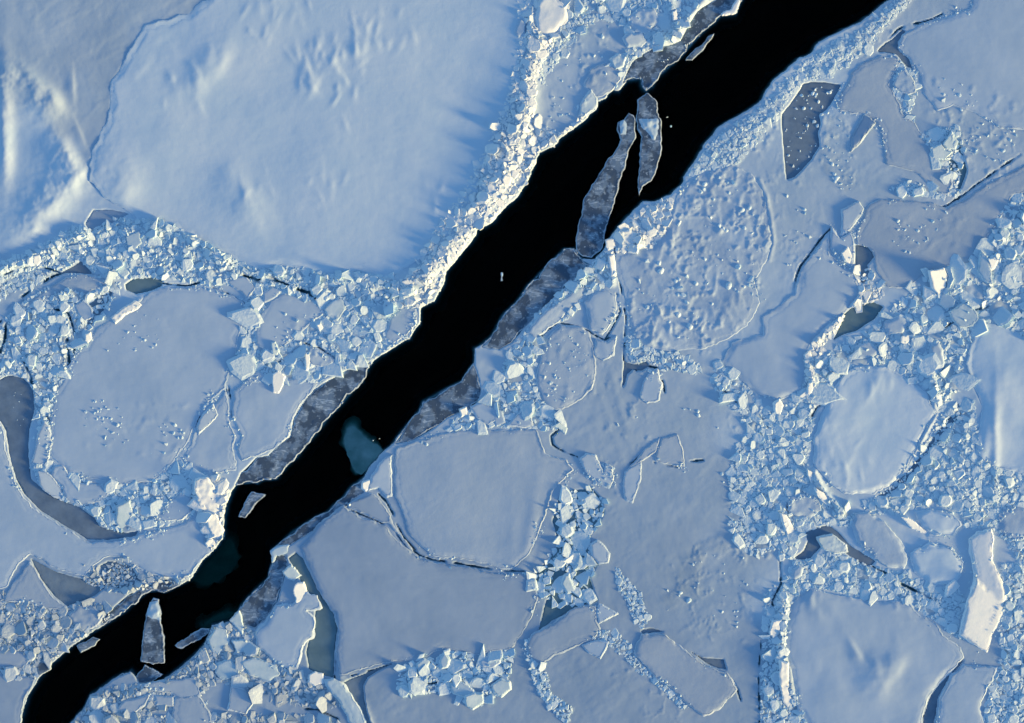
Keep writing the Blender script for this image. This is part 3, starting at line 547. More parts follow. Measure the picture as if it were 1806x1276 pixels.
F("ice_plate", "ice plate", "rounded bluish plate above the speckled one, with a frosted right rim", "plate", "1035,546 1030,534 1043,516 1066,511 1086,521 1088,546 1078,572 1063,592 1042,582 1037,562", step=.22, bev=4, flare=2, tilt=(.02, 0))
F("ice_plate", "ice plate", "notched square plate at the upper right shoulder of the speckled one", "plate", "1050,598 1070,604 1088,592 1083,628 1064,637 1048,627", step=.18, flare=2, jit=.6)
F("ice_plate", "ice plate", "folded pale slab standing over the broad grey shelf on the right bank", "plate", "930,585 950,560 985,533 1010,512 1032,498 1030,522 1008,545 990,565 965,582 945,598", step=.2, tilt=(.06, .04), und=.06, und_s=25)
F("ice_plate", "ice plate", "slim upright slab beside the bright lumps under the long drifting shard", "white", "1072,452 1082,450 1088,488 1078,490", step=.4, flare=1.5, jit=.5, tilt=(.3, 0))
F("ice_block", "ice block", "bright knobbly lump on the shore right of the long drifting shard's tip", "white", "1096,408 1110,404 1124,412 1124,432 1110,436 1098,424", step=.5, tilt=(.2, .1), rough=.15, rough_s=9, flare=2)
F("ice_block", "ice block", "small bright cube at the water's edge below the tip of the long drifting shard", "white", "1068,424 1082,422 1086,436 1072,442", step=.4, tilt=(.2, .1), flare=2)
F("ice_plate", "ice plate", "triangular white plate left of the speckled one, above the smooth cracked floe", "plate", "892,752 918,725 936,730 942,752 920,755", step=.2, flare=2, jit=.4)
F("ice_plate", "ice plate", "pointed white plate left of the triangular one, above the smooth cracked floe", "plate", "830,718 850,710 868,720 880,740 862,750 842,738", step=.2, flare=2, jit=.4)
F("ice_plate", "ice plate", "small white diamond between the two pointed plates above the smooth cracked floe", "plate", "866,722 885,725 892,745 876,752", step=.22, flare=2, jit=.4)
F("ice_block", "ice block", "little sunlit cube on the dark streaked shelf of the right bank", "white", "810,722 822,718 827,732 814,736", step=.35, tilt=(.25, .1), flare=1.5, jit=.3)
F("ice_block", "ice block", "creamy block at the water's edge above the thin grey shelf, lower centre", "white", "640,850 652,846 656,858 645,868 638,862", step=.35, tilt=(.25, .1), flare=1.5, jit=.3)
F("ice_plate", "ice plate", "arrowhead plate with a sunlit right arm on the right edge of the smooth cracked floe", "block", "975,752 986,744 1003,755 998,768 988,758", step=.3, tilt=(.2, .05), flare=1.5, jit=.3)
# right half
F("ice_floe", "ice floe", "rough bumpy snowy floe on the right bank opposite the drifting shards", "rough",
  "1210,322 1240,302 1290,292 1325,306 1345,338 1356,385 1362,430 1352,460 1330,495 1340,535 1318,575 1280,600 1245,615 1180,620 1135,612 1114,588 1104,540 1094,500 1082,470 1086,445 1112,440 1150,436 1172,410 1180,380 1192,350", step=.06, bev=10, und=.06, und_s=60, rough=.012, rough_s=9, flare=1.5, grid=2.5,
  feather=[(1290, 360, 50, 60, 22, 0.2), (1190, 560, 60, 30, 16, 0.24), (1160, 450, 40, 60, 18, 0.18), (1280, 540, 40, 40, 14, 0.2), (1220, 400, 40, 40, 14, 0.16), (1150, 600, 40, 25, 10, 0.24)])
F("ice_floe", "ice floe", "smooth blue floe with a sunlit pointed right edge, right of the rough bumpy floe", "plate",
  "1463,408 1449,428 1432,452 1416,472 1409,492 1402,520 1374,540 1345,560 1345,590 1290,605 1272,640 1302,665 1330,690 1370,708 1398,700 1416,688 1421,650 1415,635 1433,600 1459,574 1482,559 1497,544 1517,518 1504,478 1484,467 1461,444", step=.16, bev=7, und=.16, und_s=110, flare=2.5, grid=4, snowy=.0)
F("ice_floe", "ice floe", "hexagon shaped snow floe with pink drifts, right of centre", "snow",
  "1489,659 1515,648 1537,646 1568,649 1596,667 1632,691 1640,713 1652,728 1638,749 1621,782 1601,820 1575,851 1542,873 1519,871 1489,871 1461,851 1437,822 1435,782 1447,736 1463,700", step=.28, bev=7, und=.12, und_s=90, flare=3, grid=3.5, cover=5,
  feather=[(1450, 760, 14, 70, 10, 0.16), (1490, 830, 40, 30, 14, 0.12), (1550, 680, 30, 30, 8, 0.14)])
F("ice_floe", "ice floe", "snow floe with hummocks cut by the right edge of the view", "snow",
  "1723,583 1743,570 1779,580 1806,594 1870,602 1870,845 1806,836 1756,822 1720,800 1725,761 1733,718 1712,674 1704,642 1712,610", step=.24, bev=8, und=.2, und_s=90, flare=2, grid=4, cover=5)
F("ice_floe", "ice floe", "large smooth bluish floe in the top right corner behind the thin dark crack", "plate",
  "1592,62 1628,42 1664,32 1710,16 1735,-40 1880,-40 1880,235 1766,228 1720,200 1682,186 1652,196 1628,164 1618,122 1603,102 1584,86", step=.08, und=.10, und_s=150, grid=4)
F("ice_floe", "ice floe", "smooth grey plate between the dark pond and the broken slabs, upper right", "grey",
  "1550,98 1583,101 1588,112 1568,150 1581,173 1596,204 1614,217 1632,247 1650,288 1672,298 1680,325 1674,346 1660,343 1636,326 1620,308 1590,298 1562,290 1557,260 1552,225 1546,214 1526,200 1502,202 1482,196 1474,185 1492,150 1500,130 1520,112", step=.09, und=.07, und_s=90, grid=3.5, snowy=.25)
F("ice_floe", "ice floe", "broad smooth violet grey floe on the right above the rubble field", "grey",
  "1526,367 1550,352 1601,355 1639,357 1671,367 1703,352 1745,323 1787,302 1850,280 1850,325 1786,345 1754,402 1728,435 1713,463 1675,468 1639,478 1601,508 1568,508 1550,484 1536,440 1512,432 1512,406 1524,385", step=.09, und=.07, und_s=120, grid=4, snowy=.2)
F("ice_plate", "ice plate", "clean six sided plate at the left tip of the broad violet grey floe", "plate", "1484,370 1514,355 1523,368 1521,377 1499,406 1482,418 1484,396", step=.3, flare=2, jit=.5, tilt=(.01, .02))
F("ice_plate", "ice plate", "pale bluish plate tucked under the clean six sided plate", "plate", "1466,400 1482,421 1500,410 1505,425 1507,462 1500,476 1482,462 1464,438", step=.26, flare=2, jit=.5, tilt=(-.02, .05))
F("ice_plate", "ice plate", "sunlit wedge shaped slab at the top of the spur on the blue floe", "white", "1483,447 1494,436 1504,452 1500,470 1488,462", step=.4, flare=2, jit=.4, tilt=(.2, .1))
F("ice_plate", "ice plate", "dark tilted facet of ice with a bright ridge, right of the dark pond", "grey", "1524,200 1544,217 1512,260 1500,268 1499,244", step=.24, flare=1.5, jit=.5, tilt=(-.10, -.05))
F("ice_plate", "ice plate", "twin lobed pale slab in the broken strip left of the top right floe", "plate", "1585,127 1596,122 1613,143 1616,163 1601,168 1590,163 1573,150", step=.24, flare=2, jit=.6, rough=.04, rough_s=8)
F("ice_block", "ice block", "tilted pale block with a sharp peak, far upper right", "block", "1662,256 1677,232 1690,250 1685,265 1668,262", step=.5, flare=2, jit=.4, tilt=(.1, .1))
F("ice_block", "ice block", "low pale wedge under the sharp peaked block, far upper right", "block", "1641,262 1660,254 1668,266 1682,268 1666,283 1644,279", step=.36, flare=2, jit=.4, tilt=(.06, .1))
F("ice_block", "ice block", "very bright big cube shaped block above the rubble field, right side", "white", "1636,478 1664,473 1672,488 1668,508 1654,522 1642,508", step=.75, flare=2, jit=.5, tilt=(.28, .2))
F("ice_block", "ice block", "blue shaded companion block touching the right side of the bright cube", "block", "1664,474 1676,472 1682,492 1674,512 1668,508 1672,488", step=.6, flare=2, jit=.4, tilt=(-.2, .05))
F("ice_block", "ice block", "grey tilted square block below the bright cube, right side", "block", "1660,520 1668,514 1685,528 1682,542 1668,546 1656,538", step=.4, flare=2, jit=.4, tilt=(-.05, -.05))
F("ice_block", "ice block", "large wedge shaped block with a sunlit right face in the middle of the rubble field", "block", "1672,550 1705,530 1722,550 1726,562 1715,576 1692,578 1680,566", step=.6, flare=2.5, jit=.5, tilt=(.02, -.03))
F("ice_block", "ice block", "tall pointed slab at the top of the rubble field beneath the violet grey floe", "block", "1728,440 1742,452 1746,470 1750,502 1735,496 1722,478", step=.6, flare=2, jit=.4, tilt=(-.05, 0))
F("ice_block", "ice block", "bright narrow fin right of the tall pointed slab, rubble field", "white", "1740,456 1762,458 1752,476 1746,480", step=.55, flare=1.5, jit=.4, tilt=(.22, .1))
F("ice_block", "ice block", "rounded bluish boulder in the left part of the rubble field", "rough", "1562,566 1585,558 1600,565 1602,572 1590,588 1566,590 1558,578", step=.5, flare=2, jit=.6, bev=5)
F("ice_block", "ice block", "oblong rounded boulder in the lower part of the rubble field", "rough", "1640,608 1655,604 1664,618 1664,645 1656,658 1644,650 1638,630", step=.5, flare=2, jit=.6, bev=5)
F("ice_block", "ice block", "low flat block with a sunlit right end, left end of the rubble field", "rough", "1508,612 1530,604 1546,612 1552,620 1540,630 1515,632 1506,622", step=.4, flare=2, jit=.6, bev=4)
F("ice_block", "ice block", "glowing pale boulder below the rounded bluish boulder", "white", "1590,594 1602,590 1606,600 1598,608 1588,604", step=.5, flare=1.5, jit=.4, tilt=(.2, .1))
F("ice_slab", "ice slab", "tall bent slab whose lower half is tilted into pink sunlight, lower right", "slab",
  "1708,951 1722,938 1748,932 1752,951 1749,989 1764,1020 1773,1045 1771,1083 1764,1101 1741,1152 1692,1119 1703,1066 1718,1025 1710,976", step=.55, bev=3, flare=2.5, jit=.6, fold=(1718, 1020, 1772, 1062, .055))
F("ice_floe", "ice floe", "large bluish floe with a few sunlit drifts in the lower right", "plate",
  "1430,1037 1475,1050 1524,1060 1557,1060 1601,1063 1621,1085 1652,1101 1662,1121 1694,1143 1700,1160 1690,1168 1660,1201 1637,1231 1627,1264 1616,1310 1440,1310 1407,1252 1396,1180 1386,1155 1386,1104 1401,1060", step=.22, bev=8, und=.16, und_s=110, flare=2.5, grid=4, cover=5, drift=True,
  feather=[(1440, 1060, 25, 30, 10, 0.12)])
F("ice_plate", "ice plate", "smooth corner piece right of the tapering dark crack, with a sunlit right edge", "plate",
  "1698,1172 1736,1175 1759,1177 1748,1203 1730,1239 1733,1264 1736,1305 1648,1305 1656,1231 1677,1196", step=.2, bev=3, flare=3, und=.05)
F("ice_block", "ice block", "bulky rounded slab below the right tip of the hexagon floe's trench", "rough", "1509,907 1530,905 1560,920 1590,955 1600,985 1594,1004 1565,1000 1540,985 1512,957 1500,927", step=.4, bev=6, flare=2, und=.06, und_s=30)
F("ice_block", "ice block", "smooth pillow shaped slab left of the tall bent slab", "snow", "1606,977 1640,957 1680,967 1699,990 1694,1015 1680,1034 1640,1030 1612,1010", step=.4, bev=9, flare=2, und=.1, und_s=40)
F("ice_block", "ice block", "smooth wedge above the pillow shaped slab, right side", "snow", "1613,902 1640,897 1680,905 1697,925 1680,945 1650,945 1625,930", step=.36, bev=7, flare=2, und=.1, und_s=40)
F("ice_block", "ice block", "long bright sliver lying above the pillow shaped slab, right side", "white", "1588,912 1600,912 1640,940 1634,947 1608,932", step=.5, flare=1.5, jit=.4, tilt=(.12, .3))
F("ice_block", "ice block", "round hummock at the right edge level with the top of the tall bent slab", "rough", "1760,907 1780,893 1806,895 1830,910 1825,945 1790,955 1765,940", step=.3, bev=9, flare=2, rough=.04, rough_s=12)
F("ice_block", "ice block", "glowing pointed block left of the dog legged dark crack", "white", "1374,904 1386,908 1400,930 1406,942 1388,944 1380,925", step=.5, flare=2, jit=.4, tilt=(.22, .2))
F("ice_block", "ice block", "wide lumpy block between the glowing pointed block and the hexagon floe", "rough", "1388,878 1415,872 1440,876 1448,900 1430,915 1405,910 1388,900", step=.34, bev=5, flare=2, rough=.04, rough_s=10)
F("ice_block", "ice block", "flat tilted block with a bright upper corner below the dog legged dark crack", "block", "1440,948 1468,942 1494,962 1496,974 1472,978 1450,968", step=.34, flare=2, jit=.4, tilt=(.06, .02))
F("ice_block", "ice block", "small oval block in the rubble left of the big bottom right floe", "rough", "1396,1004 1408,996 1418,1002 1414,1016 1402,1022 1394,1015", step=.34, bev=4, flare=2)
F("ice_block", "ice block", "bright upright block on the left edge of the big bottom right floe, upper of two", "white", "1362,1096 1380,1092 1378,1116 1364,1126 1356,1118", step=.5, flare=2, jit=.5, tilt=(.18, .15), rough=.05, rough_s=8)
F("ice_block", "ice block", "tall yellowish block on the left edge of the big bottom right floe, lower of two", "white", "1374,1165 1390,1168 1392,1215 1400,1240 1392,1256 1380,1240 1374,1200", step=.5, flare=2, jit=.5, tilt=(.2, .1), rough=.06, rough_s=8)
F("ice_block", "ice block", "bright wedge at the foot of the pillow shaped slab", "white", "1668,1034 1682,1022 1694,1034 1678,1050 1664,1056", step=.45, flare=2, jit=.5, tilt=(.2, .1))
F("ice_block", "ice block", "bright flake on the lower left side of the hexagon floe, upper of two", "white", "1422,826 1432,832 1436,848 1430,856 1424,840", step=.5, flare=2, jit=.5, tilt=(.2, .2))
F("ice_block", "ice block", "bright long flake below the hexagon floe's left corner, lower of two", "white", "1436,860 1450,868 1472,892 1476,906 1462,896 1442,876", step=.5, flare=2, jit=.5, tilt=(.2, .25))
F("ice_block", "ice block", "bright upright crystal in the column of rubble left of the hexagon floe", "white", "1364,712 1374,704 1382,716 1376,732 1366,728", step=.5, flare=2, jit=.5, tilt=(.2, .15))
F("ice_block", "ice block", "bright narrow crystal high on the left of the hexagon floe", "white", "1424,676 1432,672 1434,690 1426,704 1421,695", step=.5, flare=2, jit=.5, tilt=(.22, .15))
# top centre strip
F("ice_block", "ice block", "big pinkish rounded boulder on the left bank at the top of the bright ridge", "white", "944,10 955,-8 980,-5 1000,12 1002,35 985,55 965,66 948,55 941,35", step=.7, bev=7, flare=3, tilt=(.06, .04), und=.12, und_s=25)
F("ice_block", "ice block", "small pale boulder left of the pinkish rounded boulder", "rough", "912,38 920,28 929,42 928,60 915,68 907,58", step=.6, bev=4, flare=2)
F("ice_block", "ice block", "lumpy blue cluster of ice right of the grey flat strip, top centre", "rough", "1105,32 1125,16 1155,18 1162,40 1140,60 1118,58 1106,45", step=.4, bev=5, flare=2, rough=.06, rough_s=8)
F("ice_block", "ice block", "white rounded block below the lumpy blue cluster, above the glassy shelf", "rough", "1098,68 1112,56 1132,58 1140,75 1130,86 1105,84", step=.45, bev=5, flare=2, tilt=(.08, .05))
F("ice_block", "ice block", "brilliant sunlit block against the glassy shelf, top centre", "white", "1152,62 1162,56 1172,62 1166,76 1152,78", step=.5, flare=2, jit=.4, tilt=(.25, .2))
F("ice_block", "ice block", "pale upright block near the top edge, left of the glassy shelf", "white", "1184,22 1194,16 1197,36 1186,40", step=.5, flare=2, jit=.4, tilt=(.25, .1))
F("ice_block", "ice block", "knobbly bluish block above the left end of the glassy shelf", "block", "1074,105 1090,95 1105,100 1100,118 1086,122", step=.4, flare=2, jit=.5, rough=.04, rough_s=8)
F("ice_plate", "ice plate", "pale plate at the water's edge where the left bank bends, upper centre", "block", "1026,180 1042,158 1053,174 1050,192 1030,208 1020,205", step=.22, flare=2.5, jit=.6, tilt=(.04, .03))
F("ice_plate", "ice plate", "white frosted strip overhanging the lead at the very top of the left bank", "white", "1272,24 1290,16 1300,-5 1306,2 1296,24 1274,28", step=.24, flare=1.5, jit=.6, tilt=(.03, .02))
F("ice_plate", "ice plate", "narrow raised sheet between the glassy shelf and the bend of the left bank", "grey", "1030,150 1042,122 1064,112 1092,126 1096,140 1082,158 1064,170 1048,172", step=.16, flare=1.5, jit=.8, snowy=.4, rough=.03, rough_s=10)
# plates between round floe and lead
F("ice_plate", "ice plate", "large smooth plate in the jumble right of the round floe", "plate", "462,548 480,528 500,518 528,522 560,540 575,552 548,570 525,592 500,612 475,620 452,606 450,575", step=.14, und=.05, flare=2, jit=.8)
F("ice_plate", "ice plate", "blue plate with a bright right edge in the jumble near the arc of rubble", "block", "572,545 590,530 606,525 612,545 595,566 578,558", step=.24, flare=2, jit=.4, tilt=(.05, 0))
F("ice_plate", "ice plate", "tilted pale trapezoid near the round floe's upper right shoulder", "plate", "464,516 480,506 498,512 490,522 475,532 465,535", step=.24, flare=2, jit=.4)
F("ice_plate", "ice plate", "wide flat slab in the lower jumble above the narrow dark shelf", "plate", "545,612 560,616 595,636 575,648 552,645 540,632", step=.24, flare=2, jit=.4, tilt=(.02, .03))
F("ice_plate", "ice plate", "pink upright slab standing at the left of the narrow dark shelf", "white", "482,660 490,654 504,664 500,680 492,695 482,692 480,675", step=.5, flare=2, jit=.4, tilt=(.12, .08))
F("ice_block", "ice block", "thin bright splinter standing above the narrow dark shelf", "white", "538,622 546,620 548,640 543,655 538,655", step=.45, flare=1.5, jit=.3, tilt=(.25, 0))
F("ice_plate", "ice plate", "square blue plate left of the pink upright slab", "plate", "436,666 452,656 476,664 474,676 440,674", step=.2, flare=2, jit=.4)
F("ice_block", "ice block", "small peaked crystal in the jumble, left of the thin bright splinter", "block", "478,604 486,602 494,620 490,628 480,624", step=.4, flare=2, jit=.4, tilt=(.2, 0))
F("ice_block", "ice block", "golden pebble of ice in the middle of the jumble right of the round floe", "white", "558,574 566,570 570,578 564,584", step=.4, flare=1.5, jit=.3, tilt=(.3, .1))
F("ice_plate", "ice plate", "smooth lilac plate at the lead's edge below the bright ridge's lower end", "plate", "688,562 705,545 722,540 736,550 735,570 718,592 695,606 680,596", step=.16, flare=3, jit=.8, und=.04)
F("ice_plate", "ice plate", "teal plate with bright end left of the lilac one by the lead", "block", "655,545 672,538 690,545 684,560 664,562", step=.22, flare=2, jit=.4, tilt=(.06, .02))
F("ice_plate", "ice plate", "pale corner plate where the arc of rubble meets the round floe's right shoulder", "plate", "400,498 415,488 435,490 452,508 436,532 428,518", step=.2, flare=2, jit=.5)
F("ice_block", "ice block", "bright block at the far left end of the arc of rubble", "white", "60,452 72,448 75,462 66,470 59,466", step=.5, flare=2, jit=.4, tilt=(.2, .15))
F("ice_block", "ice block", "pale flat stone of ice in the middle of the arc of rubble", "block", "222,418 245,408 250,430 238,440 224,432", step=.4, flare=2, jit=.4)
F("ice_plate", "ice plate", "grey sheet with a frosted ridge between the arc of rubble and the round floe", "grey", "100,500 118,488 145,484 185,490 195,500 170,510 150,520 120,512 88,525 60,540 42,540 70,518", step=.12, und=.05, snowy=.35)
F("ice_plate", "ice plate", "pale tongue shaped plate inside the greenish pocket above the round floe", "plate", "132,538 148,530 162,545 165,560 152,566 140,556", step=.16, flare=2, jit=.5)
F("ice_block", "ice block", "sunlit crest of broken ice at the upper left of the round floe", "white", "196,560 222,540 238,530 250,538 240,548 222,556 204,572", step=.4, flare=2, jit=.6, tilt=(.12, .12), rough=.08, rough_s=8)
F("ice_block", "ice block", "golden knob at the left corner of the round floe", "white", "150,590 160,586 163,598 156,606 150,602", step=.4, flare=2, jit=.4, tilt=(.25, .1))
# bottom left
F("ice_plate", "ice plate", "pale triangular sheet left of the dark teal plate, lower left", "grey", "52,990 72,1022 96,1056 118,1072 112,1078 60,1068 8,1058 18,1038", step=.1, snowy=.2, und=.05)
F("ice_plate", "ice plate", "crumpled pale plate in the slush on the left bank, lower left", "plate", "122,1085 140,1068 165,1070 182,1085 170,1105 150,1112 130,1100", step=.14, rough=.04, rough_s=8, snowy=.2)
F("ice_plate", "ice plate", "smooth bluish corner sheet on the left bank at the bottom left edge", "grey", "-40,1182 20,1190 62,1198 56,1212 44,1232 34,1280 26,1320 -40,1320", step=.12, und=.06, flare=2)
F("ice_plate", "ice plate", "long rounded sheet in the slush above the bottom left corner sheet", "grey", "-40,1140 10,1146 45,1152 56,1165 40,1180 0,1178 -40,1172", step=.12, und=.05)
F("ice_plate", "ice plate", "small dark shelf piece clinging to the left bank, lower left", "dark", "62,1175 78,1160 92,1165 90,1180 68,1195", step=.08, flare=1)
F("ice_plate", "ice plate", "bow tie shaped grey plate in the bottom strip below the lead", "grey", "219,1234 245,1230 268,1222 256,1244 236,1260 206,1252", step=.2, flare=2, jit=.4, snowy=.3)
F("ice_plate", "ice plate", "grey oblong plate right of the bow tie plate", "grey", "273,1226 306,1229 306,1246 275,1244", step=.2, flare=2, jit=.4, snowy=.3)
F("ice_plate", "ice plate", "large smooth grey plate right of the grey oblong one, bottom edge", "grey", "310,1230 348,1224 358,1236 372,1262 376,1300 318,1300 302,1262", step=.16, flare=2, jit=.8, snowy=.25)
F("ice_plate", "ice plate", "five sided house shaped plate at the bottom, left of the sunlit curved ridge", "grey", "407,1211 430,1215 448,1241 434,1260 401,1252", step=.26, flare=2, jit=.4, snowy=.35)
F("ice_block", "ice block", "glassy teal lump shaped like a helmet above the house shaped plate", "block", "382,1170 407,1162 423,1176 420,1194 392,1200 379,1186", step=.3, flare=2, jit=.5, bev=4)
F("ice_plate", "ice plate", "long folded teal slab right of the glassy helmet lump", "block", "425,1168 450,1160 488,1172 496,1190 475,1205 440,1190", step=.26, flare=2, jit=.5, tilt=(.04, .03))
F("ice_plate", "ice plate", "upright glassy spike pointing up at the right bank, lower left", "block", "405,1094 422,1078 431,1104 430,1124 418,1108", step=.3, flare=1.5, jit=.4, tilt=(.05, 0))
F("ice_plate", "ice plate", "glassy fan shaped plate by the narrow inlet, right bank of the lead", "block", "367,1129 382,1106 400,1111 405,1134 386,1155 374,1148", step=.26, flare=2, jit=.4, tilt=(.05, .03))
F("ice_plate", "ice plate", "small folded plate beside the fan shaped one near the ragged edged plate", "block", "408,1130 428,1128 446,1134 438,1148 418,1152", step=.26, flare=2, jit=.4, tilt=(.08, .05))
F("ice_plate", "ice plate", "grey plate under the small frosted tongue at the lead's lower right bank", "grey", "240,1208 262,1204 300,1200 345,1196 356,1228 322,1236 300,1222 272,1218", step=.14, flare=2, jit=.6, snowy=.3)
F("ice_block", "ice block", "sunlit rounded cap of ice right of the teal sheet's lower end", "white", "545,1190 556,1184 570,1188 572,1206 556,1212 544,1204", step=.35, flare=2, jit=.4, tilt=(.1, .1))
F("ice_plate", "ice plate", "curved sunlit slab sweeping to the bottom edge, left of bottom centre", "block", "572,1200 588,1196 606,1206 622,1228 634,1248 644,1272 640,1300 622,1290 612,1262 598,1238 582,1220", step=.26, flare=3, jit=.6, tilt=(.02, .01))
F("ice_block", "ice block", "cube with a warm sunlit face at the bottom of the jumbled pile, bottom centre", "block", "820,1228 836,1222 852,1222 854,1240 834,1252 822,1244", step=.5, flare=2.5, jit=.4, tilt=(.1, .1))
F("ice_block", "ice block", "big flat block left of the cube with the warm face", "block", "790,1204 808,1198 828,1212 838,1222 818,1230 798,1222", step=.36, flare=2, jit=.4)
F("ice_block", "ice block", "pointed block with a glowing right edge at the right end of the jumbled pile", "block", "866,1208 884,1196 900,1202 902,1216 884,1230 870,1222", step=.4, flare=2.5, jit=.4, tilt=(.04, .02))
F("ice_plate", "ice plate", "pale oval plate at the top of the jumbled pile, bottom centre", "plate", "846,1166 862,1156 884,1158 884,1170 866,1180 850,1176", step=.3, flare=2, jit=.6)
F("ice_block", "ice block", "spire shaped block at the top of the jumbled pile, bottom centre", "block", "775,1166 784,1146 794,1164 790,1178 778,1180", step=.45, flare=2, jit=.4)
F("ice_block", "ice block", "tilted pale plate at the left end of the jumbled pile, bottom centre", "block", "734,1172 748,1160 758,1168 752,1182 738,1186", step=.4, flare=2, jit=.4, tilt=(.05, .05))

# loose pieces afloat in the lead
SH = []
def D(name, cat, label, mat, pts, **o): SH.append((name, cat, label, mat, P(pts), o))
D("ice_shard", "ice shard", "long narrow grey shard drifting diagonally in the upper lead", "dark",
  "1109,199 1101,211 1090,216 1088,229 1095,247 1086,265 1071,283 1055,311 1043,327 1030,350 1025,383 1017,414 1016,442 1027,452 1043,455 1063,437 1066,419 1069,401 1078,376 1088,342 1092,322 1101,300 1109,265 1122,242 1120,224 1118,204",
  top=.12, snow="1093,218 1101,212 1106,222 1104,238 1094,238", rough=.02)
D("ice_shard", "ice shard", "long grey shard with a white snow patch, drifting beside the glassy shelf's tip", "dark",
  "1141,164 1124,176 1122,204 1124,224 1132,242 1128,270 1127,300 1125,318 1128,346 1133,330 1144,322 1150,318 1160,295 1167,265 1167,214 1162,206 1158,178",
  top=.12, snow="1126,210 1160,209 1162,222 1156,248 1150,246 1140,232 1130,224", rough=.02)
D("ice_shard", "ice shard", "small slender white shard afloat below the glassy shelf, upper lead", "dark", "1260,59 1249,64 1239,79 1218,94 1209,107 1221,107 1234,94 1251,74", top=.10)
D("ice_shard", "ice shard", "upright tapered grey shard floating alone in the lower lead", "dark",
  "270,1055 280,1058 284,1091 290,1124 290,1170 270,1173 248,1167 251,1129 257,1091 262,1068", top=.14, snow="264,1062 279,1060 282,1080 283,1096 270,1092 260,1088", rough=.02)
D("ice_shard", "ice shard", "crusty little shard like a feather near the right bank, lower lead", "dark", "369,1109 354,1109 331,1124 308,1139 318,1145 344,1132 367,1117", top=.10)
D("ice_shard", "ice shard", "grey triangular shard at the foot of the upright tapered one", "dark", "255,1173 287,1190 270,1202 245,1206 239,1195", top=.08)
D("ice_shard", "ice shard", "rounded dark shard with frost speckles touching the lower right bank", "dark", "232,1188 216,1188 191,1211 180,1222 160,1240 185,1232 216,1221 234,1203", top=.08)
D("ice_shard", "ice shard", "dark rectangular shard against the left bank, lower lead", "dark", "163,1124 176,1129 168,1139 143,1152 135,1139", top=.10)
D("ice_shard", "ice shard", "detached grey triangular plate at the narrow part of the lead, left of centre", "dark", "443,868 460,871 468,873 450,891 433,914 420,912 430,889", top=.10)
D("ice_shard", "ice shard", "thin white splinter alone in the middle of the black lead", "block", "883,481 887,481 887,495 883,496", top=.08)
# ------------------------------------------------------------------ mesh helpers
def tag(o, label=None, cat=None, group=None, kind=None):
    if label: o["label"] = label
    if cat: o["category"] = cat
    if group: o["group"] = group
    if kind: o["kind"] = kind
    return o
def mesh_np(name, V, tris=None, quads=None, mats=(), smooth=True, attrs=None, midx=None):
    me = bpy.data.meshes.new(name)
    V = np.asarray(V, np.float32)
    parts = []; cnt = []
    if tris is not None and len(tris): parts.append(np.asarray(tris, np.int32).ravel()); cnt += [3] * len(tris)
    if quads is not None and len(quads): parts.append(np.asarray(quads, np.int32).ravel()); cnt += [4] * len(quads)
    loops = np.concatenate(parts); cnt = np.array(cnt, np.int32)
    starts = np.concatenate([[0], np.cumsum(cnt)[:-1]]).astype(np.int32)
    me.vertices.add(len(V)); me.vertices.foreach_set("co", V.ravel())
    me.loops.add(len(loops)); me.loops.foreach_set("vertex_index", loops)
    me.polygons.add(len(cnt)); me.polygons.foreach_set("loop_start", starts); me.polygons.foreach_set("loop_total", cnt)
    me.polygons.foreach_set("use_smooth", np.full(len(cnt), smooth) if not hasattr(smooth, "__len__") else smooth)
    for m in mats: me.materials.append(m)
    if midx is not None: me.polygons.foreach_set("material_index", np.asarray(midx, np.int32))
    for k, v in (attrs or {}).items():
        a = me.attributes.new(k, 'FLOAT', 'POINT'); a.data.foreach_set("value", np.asarray(v, np.float32))
    me.update(calc_edges=True); me.validate()
    return me
def link(name, me, parent=None, loc=None):
    o = bpy.data.objects.new(name, me)
    if parent is not None: o.parent = parent
    if loc is not None: o.location = loc
    COL.objects.link(o)
    return o

# ------------------------------------------------------------------ the refrozen pack (one height field on both sides of the lead)
def axis(lo, hi, step, far):
    a = list(np.arange(lo, hi + step, step)); d = step; l = [lo]; r = [a[-1]]
    while l[-1] > -far: d = min(d * 1.35, 30000); l.append(l[-1] - d)
    d = step
    while r[-1] < far: d = min(d * 1.35, 30000); r.append(r[-1] + d)
    return np.array(l[:0:-1] + a + r[1:])
GX = axis(-100, 1910, 2.0, 150000); GY = axis(-100, 1380, 2.0, 150000)
X, Y = np.meshgrid(GX, GY, indexing='ij')
near = (X > -400) & (X < 2200) & (Y > -400) & (Y < 1680)
Z = 0.24 + broad(X, Y)
BASE0 = Z.copy()
WET_GAP_SHADE = np.zeros_like(Z)
def window(pl, pad):
    x0, y0 = pl.min(0) - pad; x1, y1 = pl.max(0) + pad
    i0, i1 = np.searchsorted(GX, [x0, x1]); j0, j1 = np.searchsorted(GY, [y0, y1])
    return slice(max(i0, 0), i1 + 1), slice(max(j0, 0), j1 + 1)
Z += np.where(near, 0.045 * fbm(X, Y, 70, 3, 0.5, 5) + 0.022 * fbm(X, Y, 14, 3, 0.55, 6), 0)
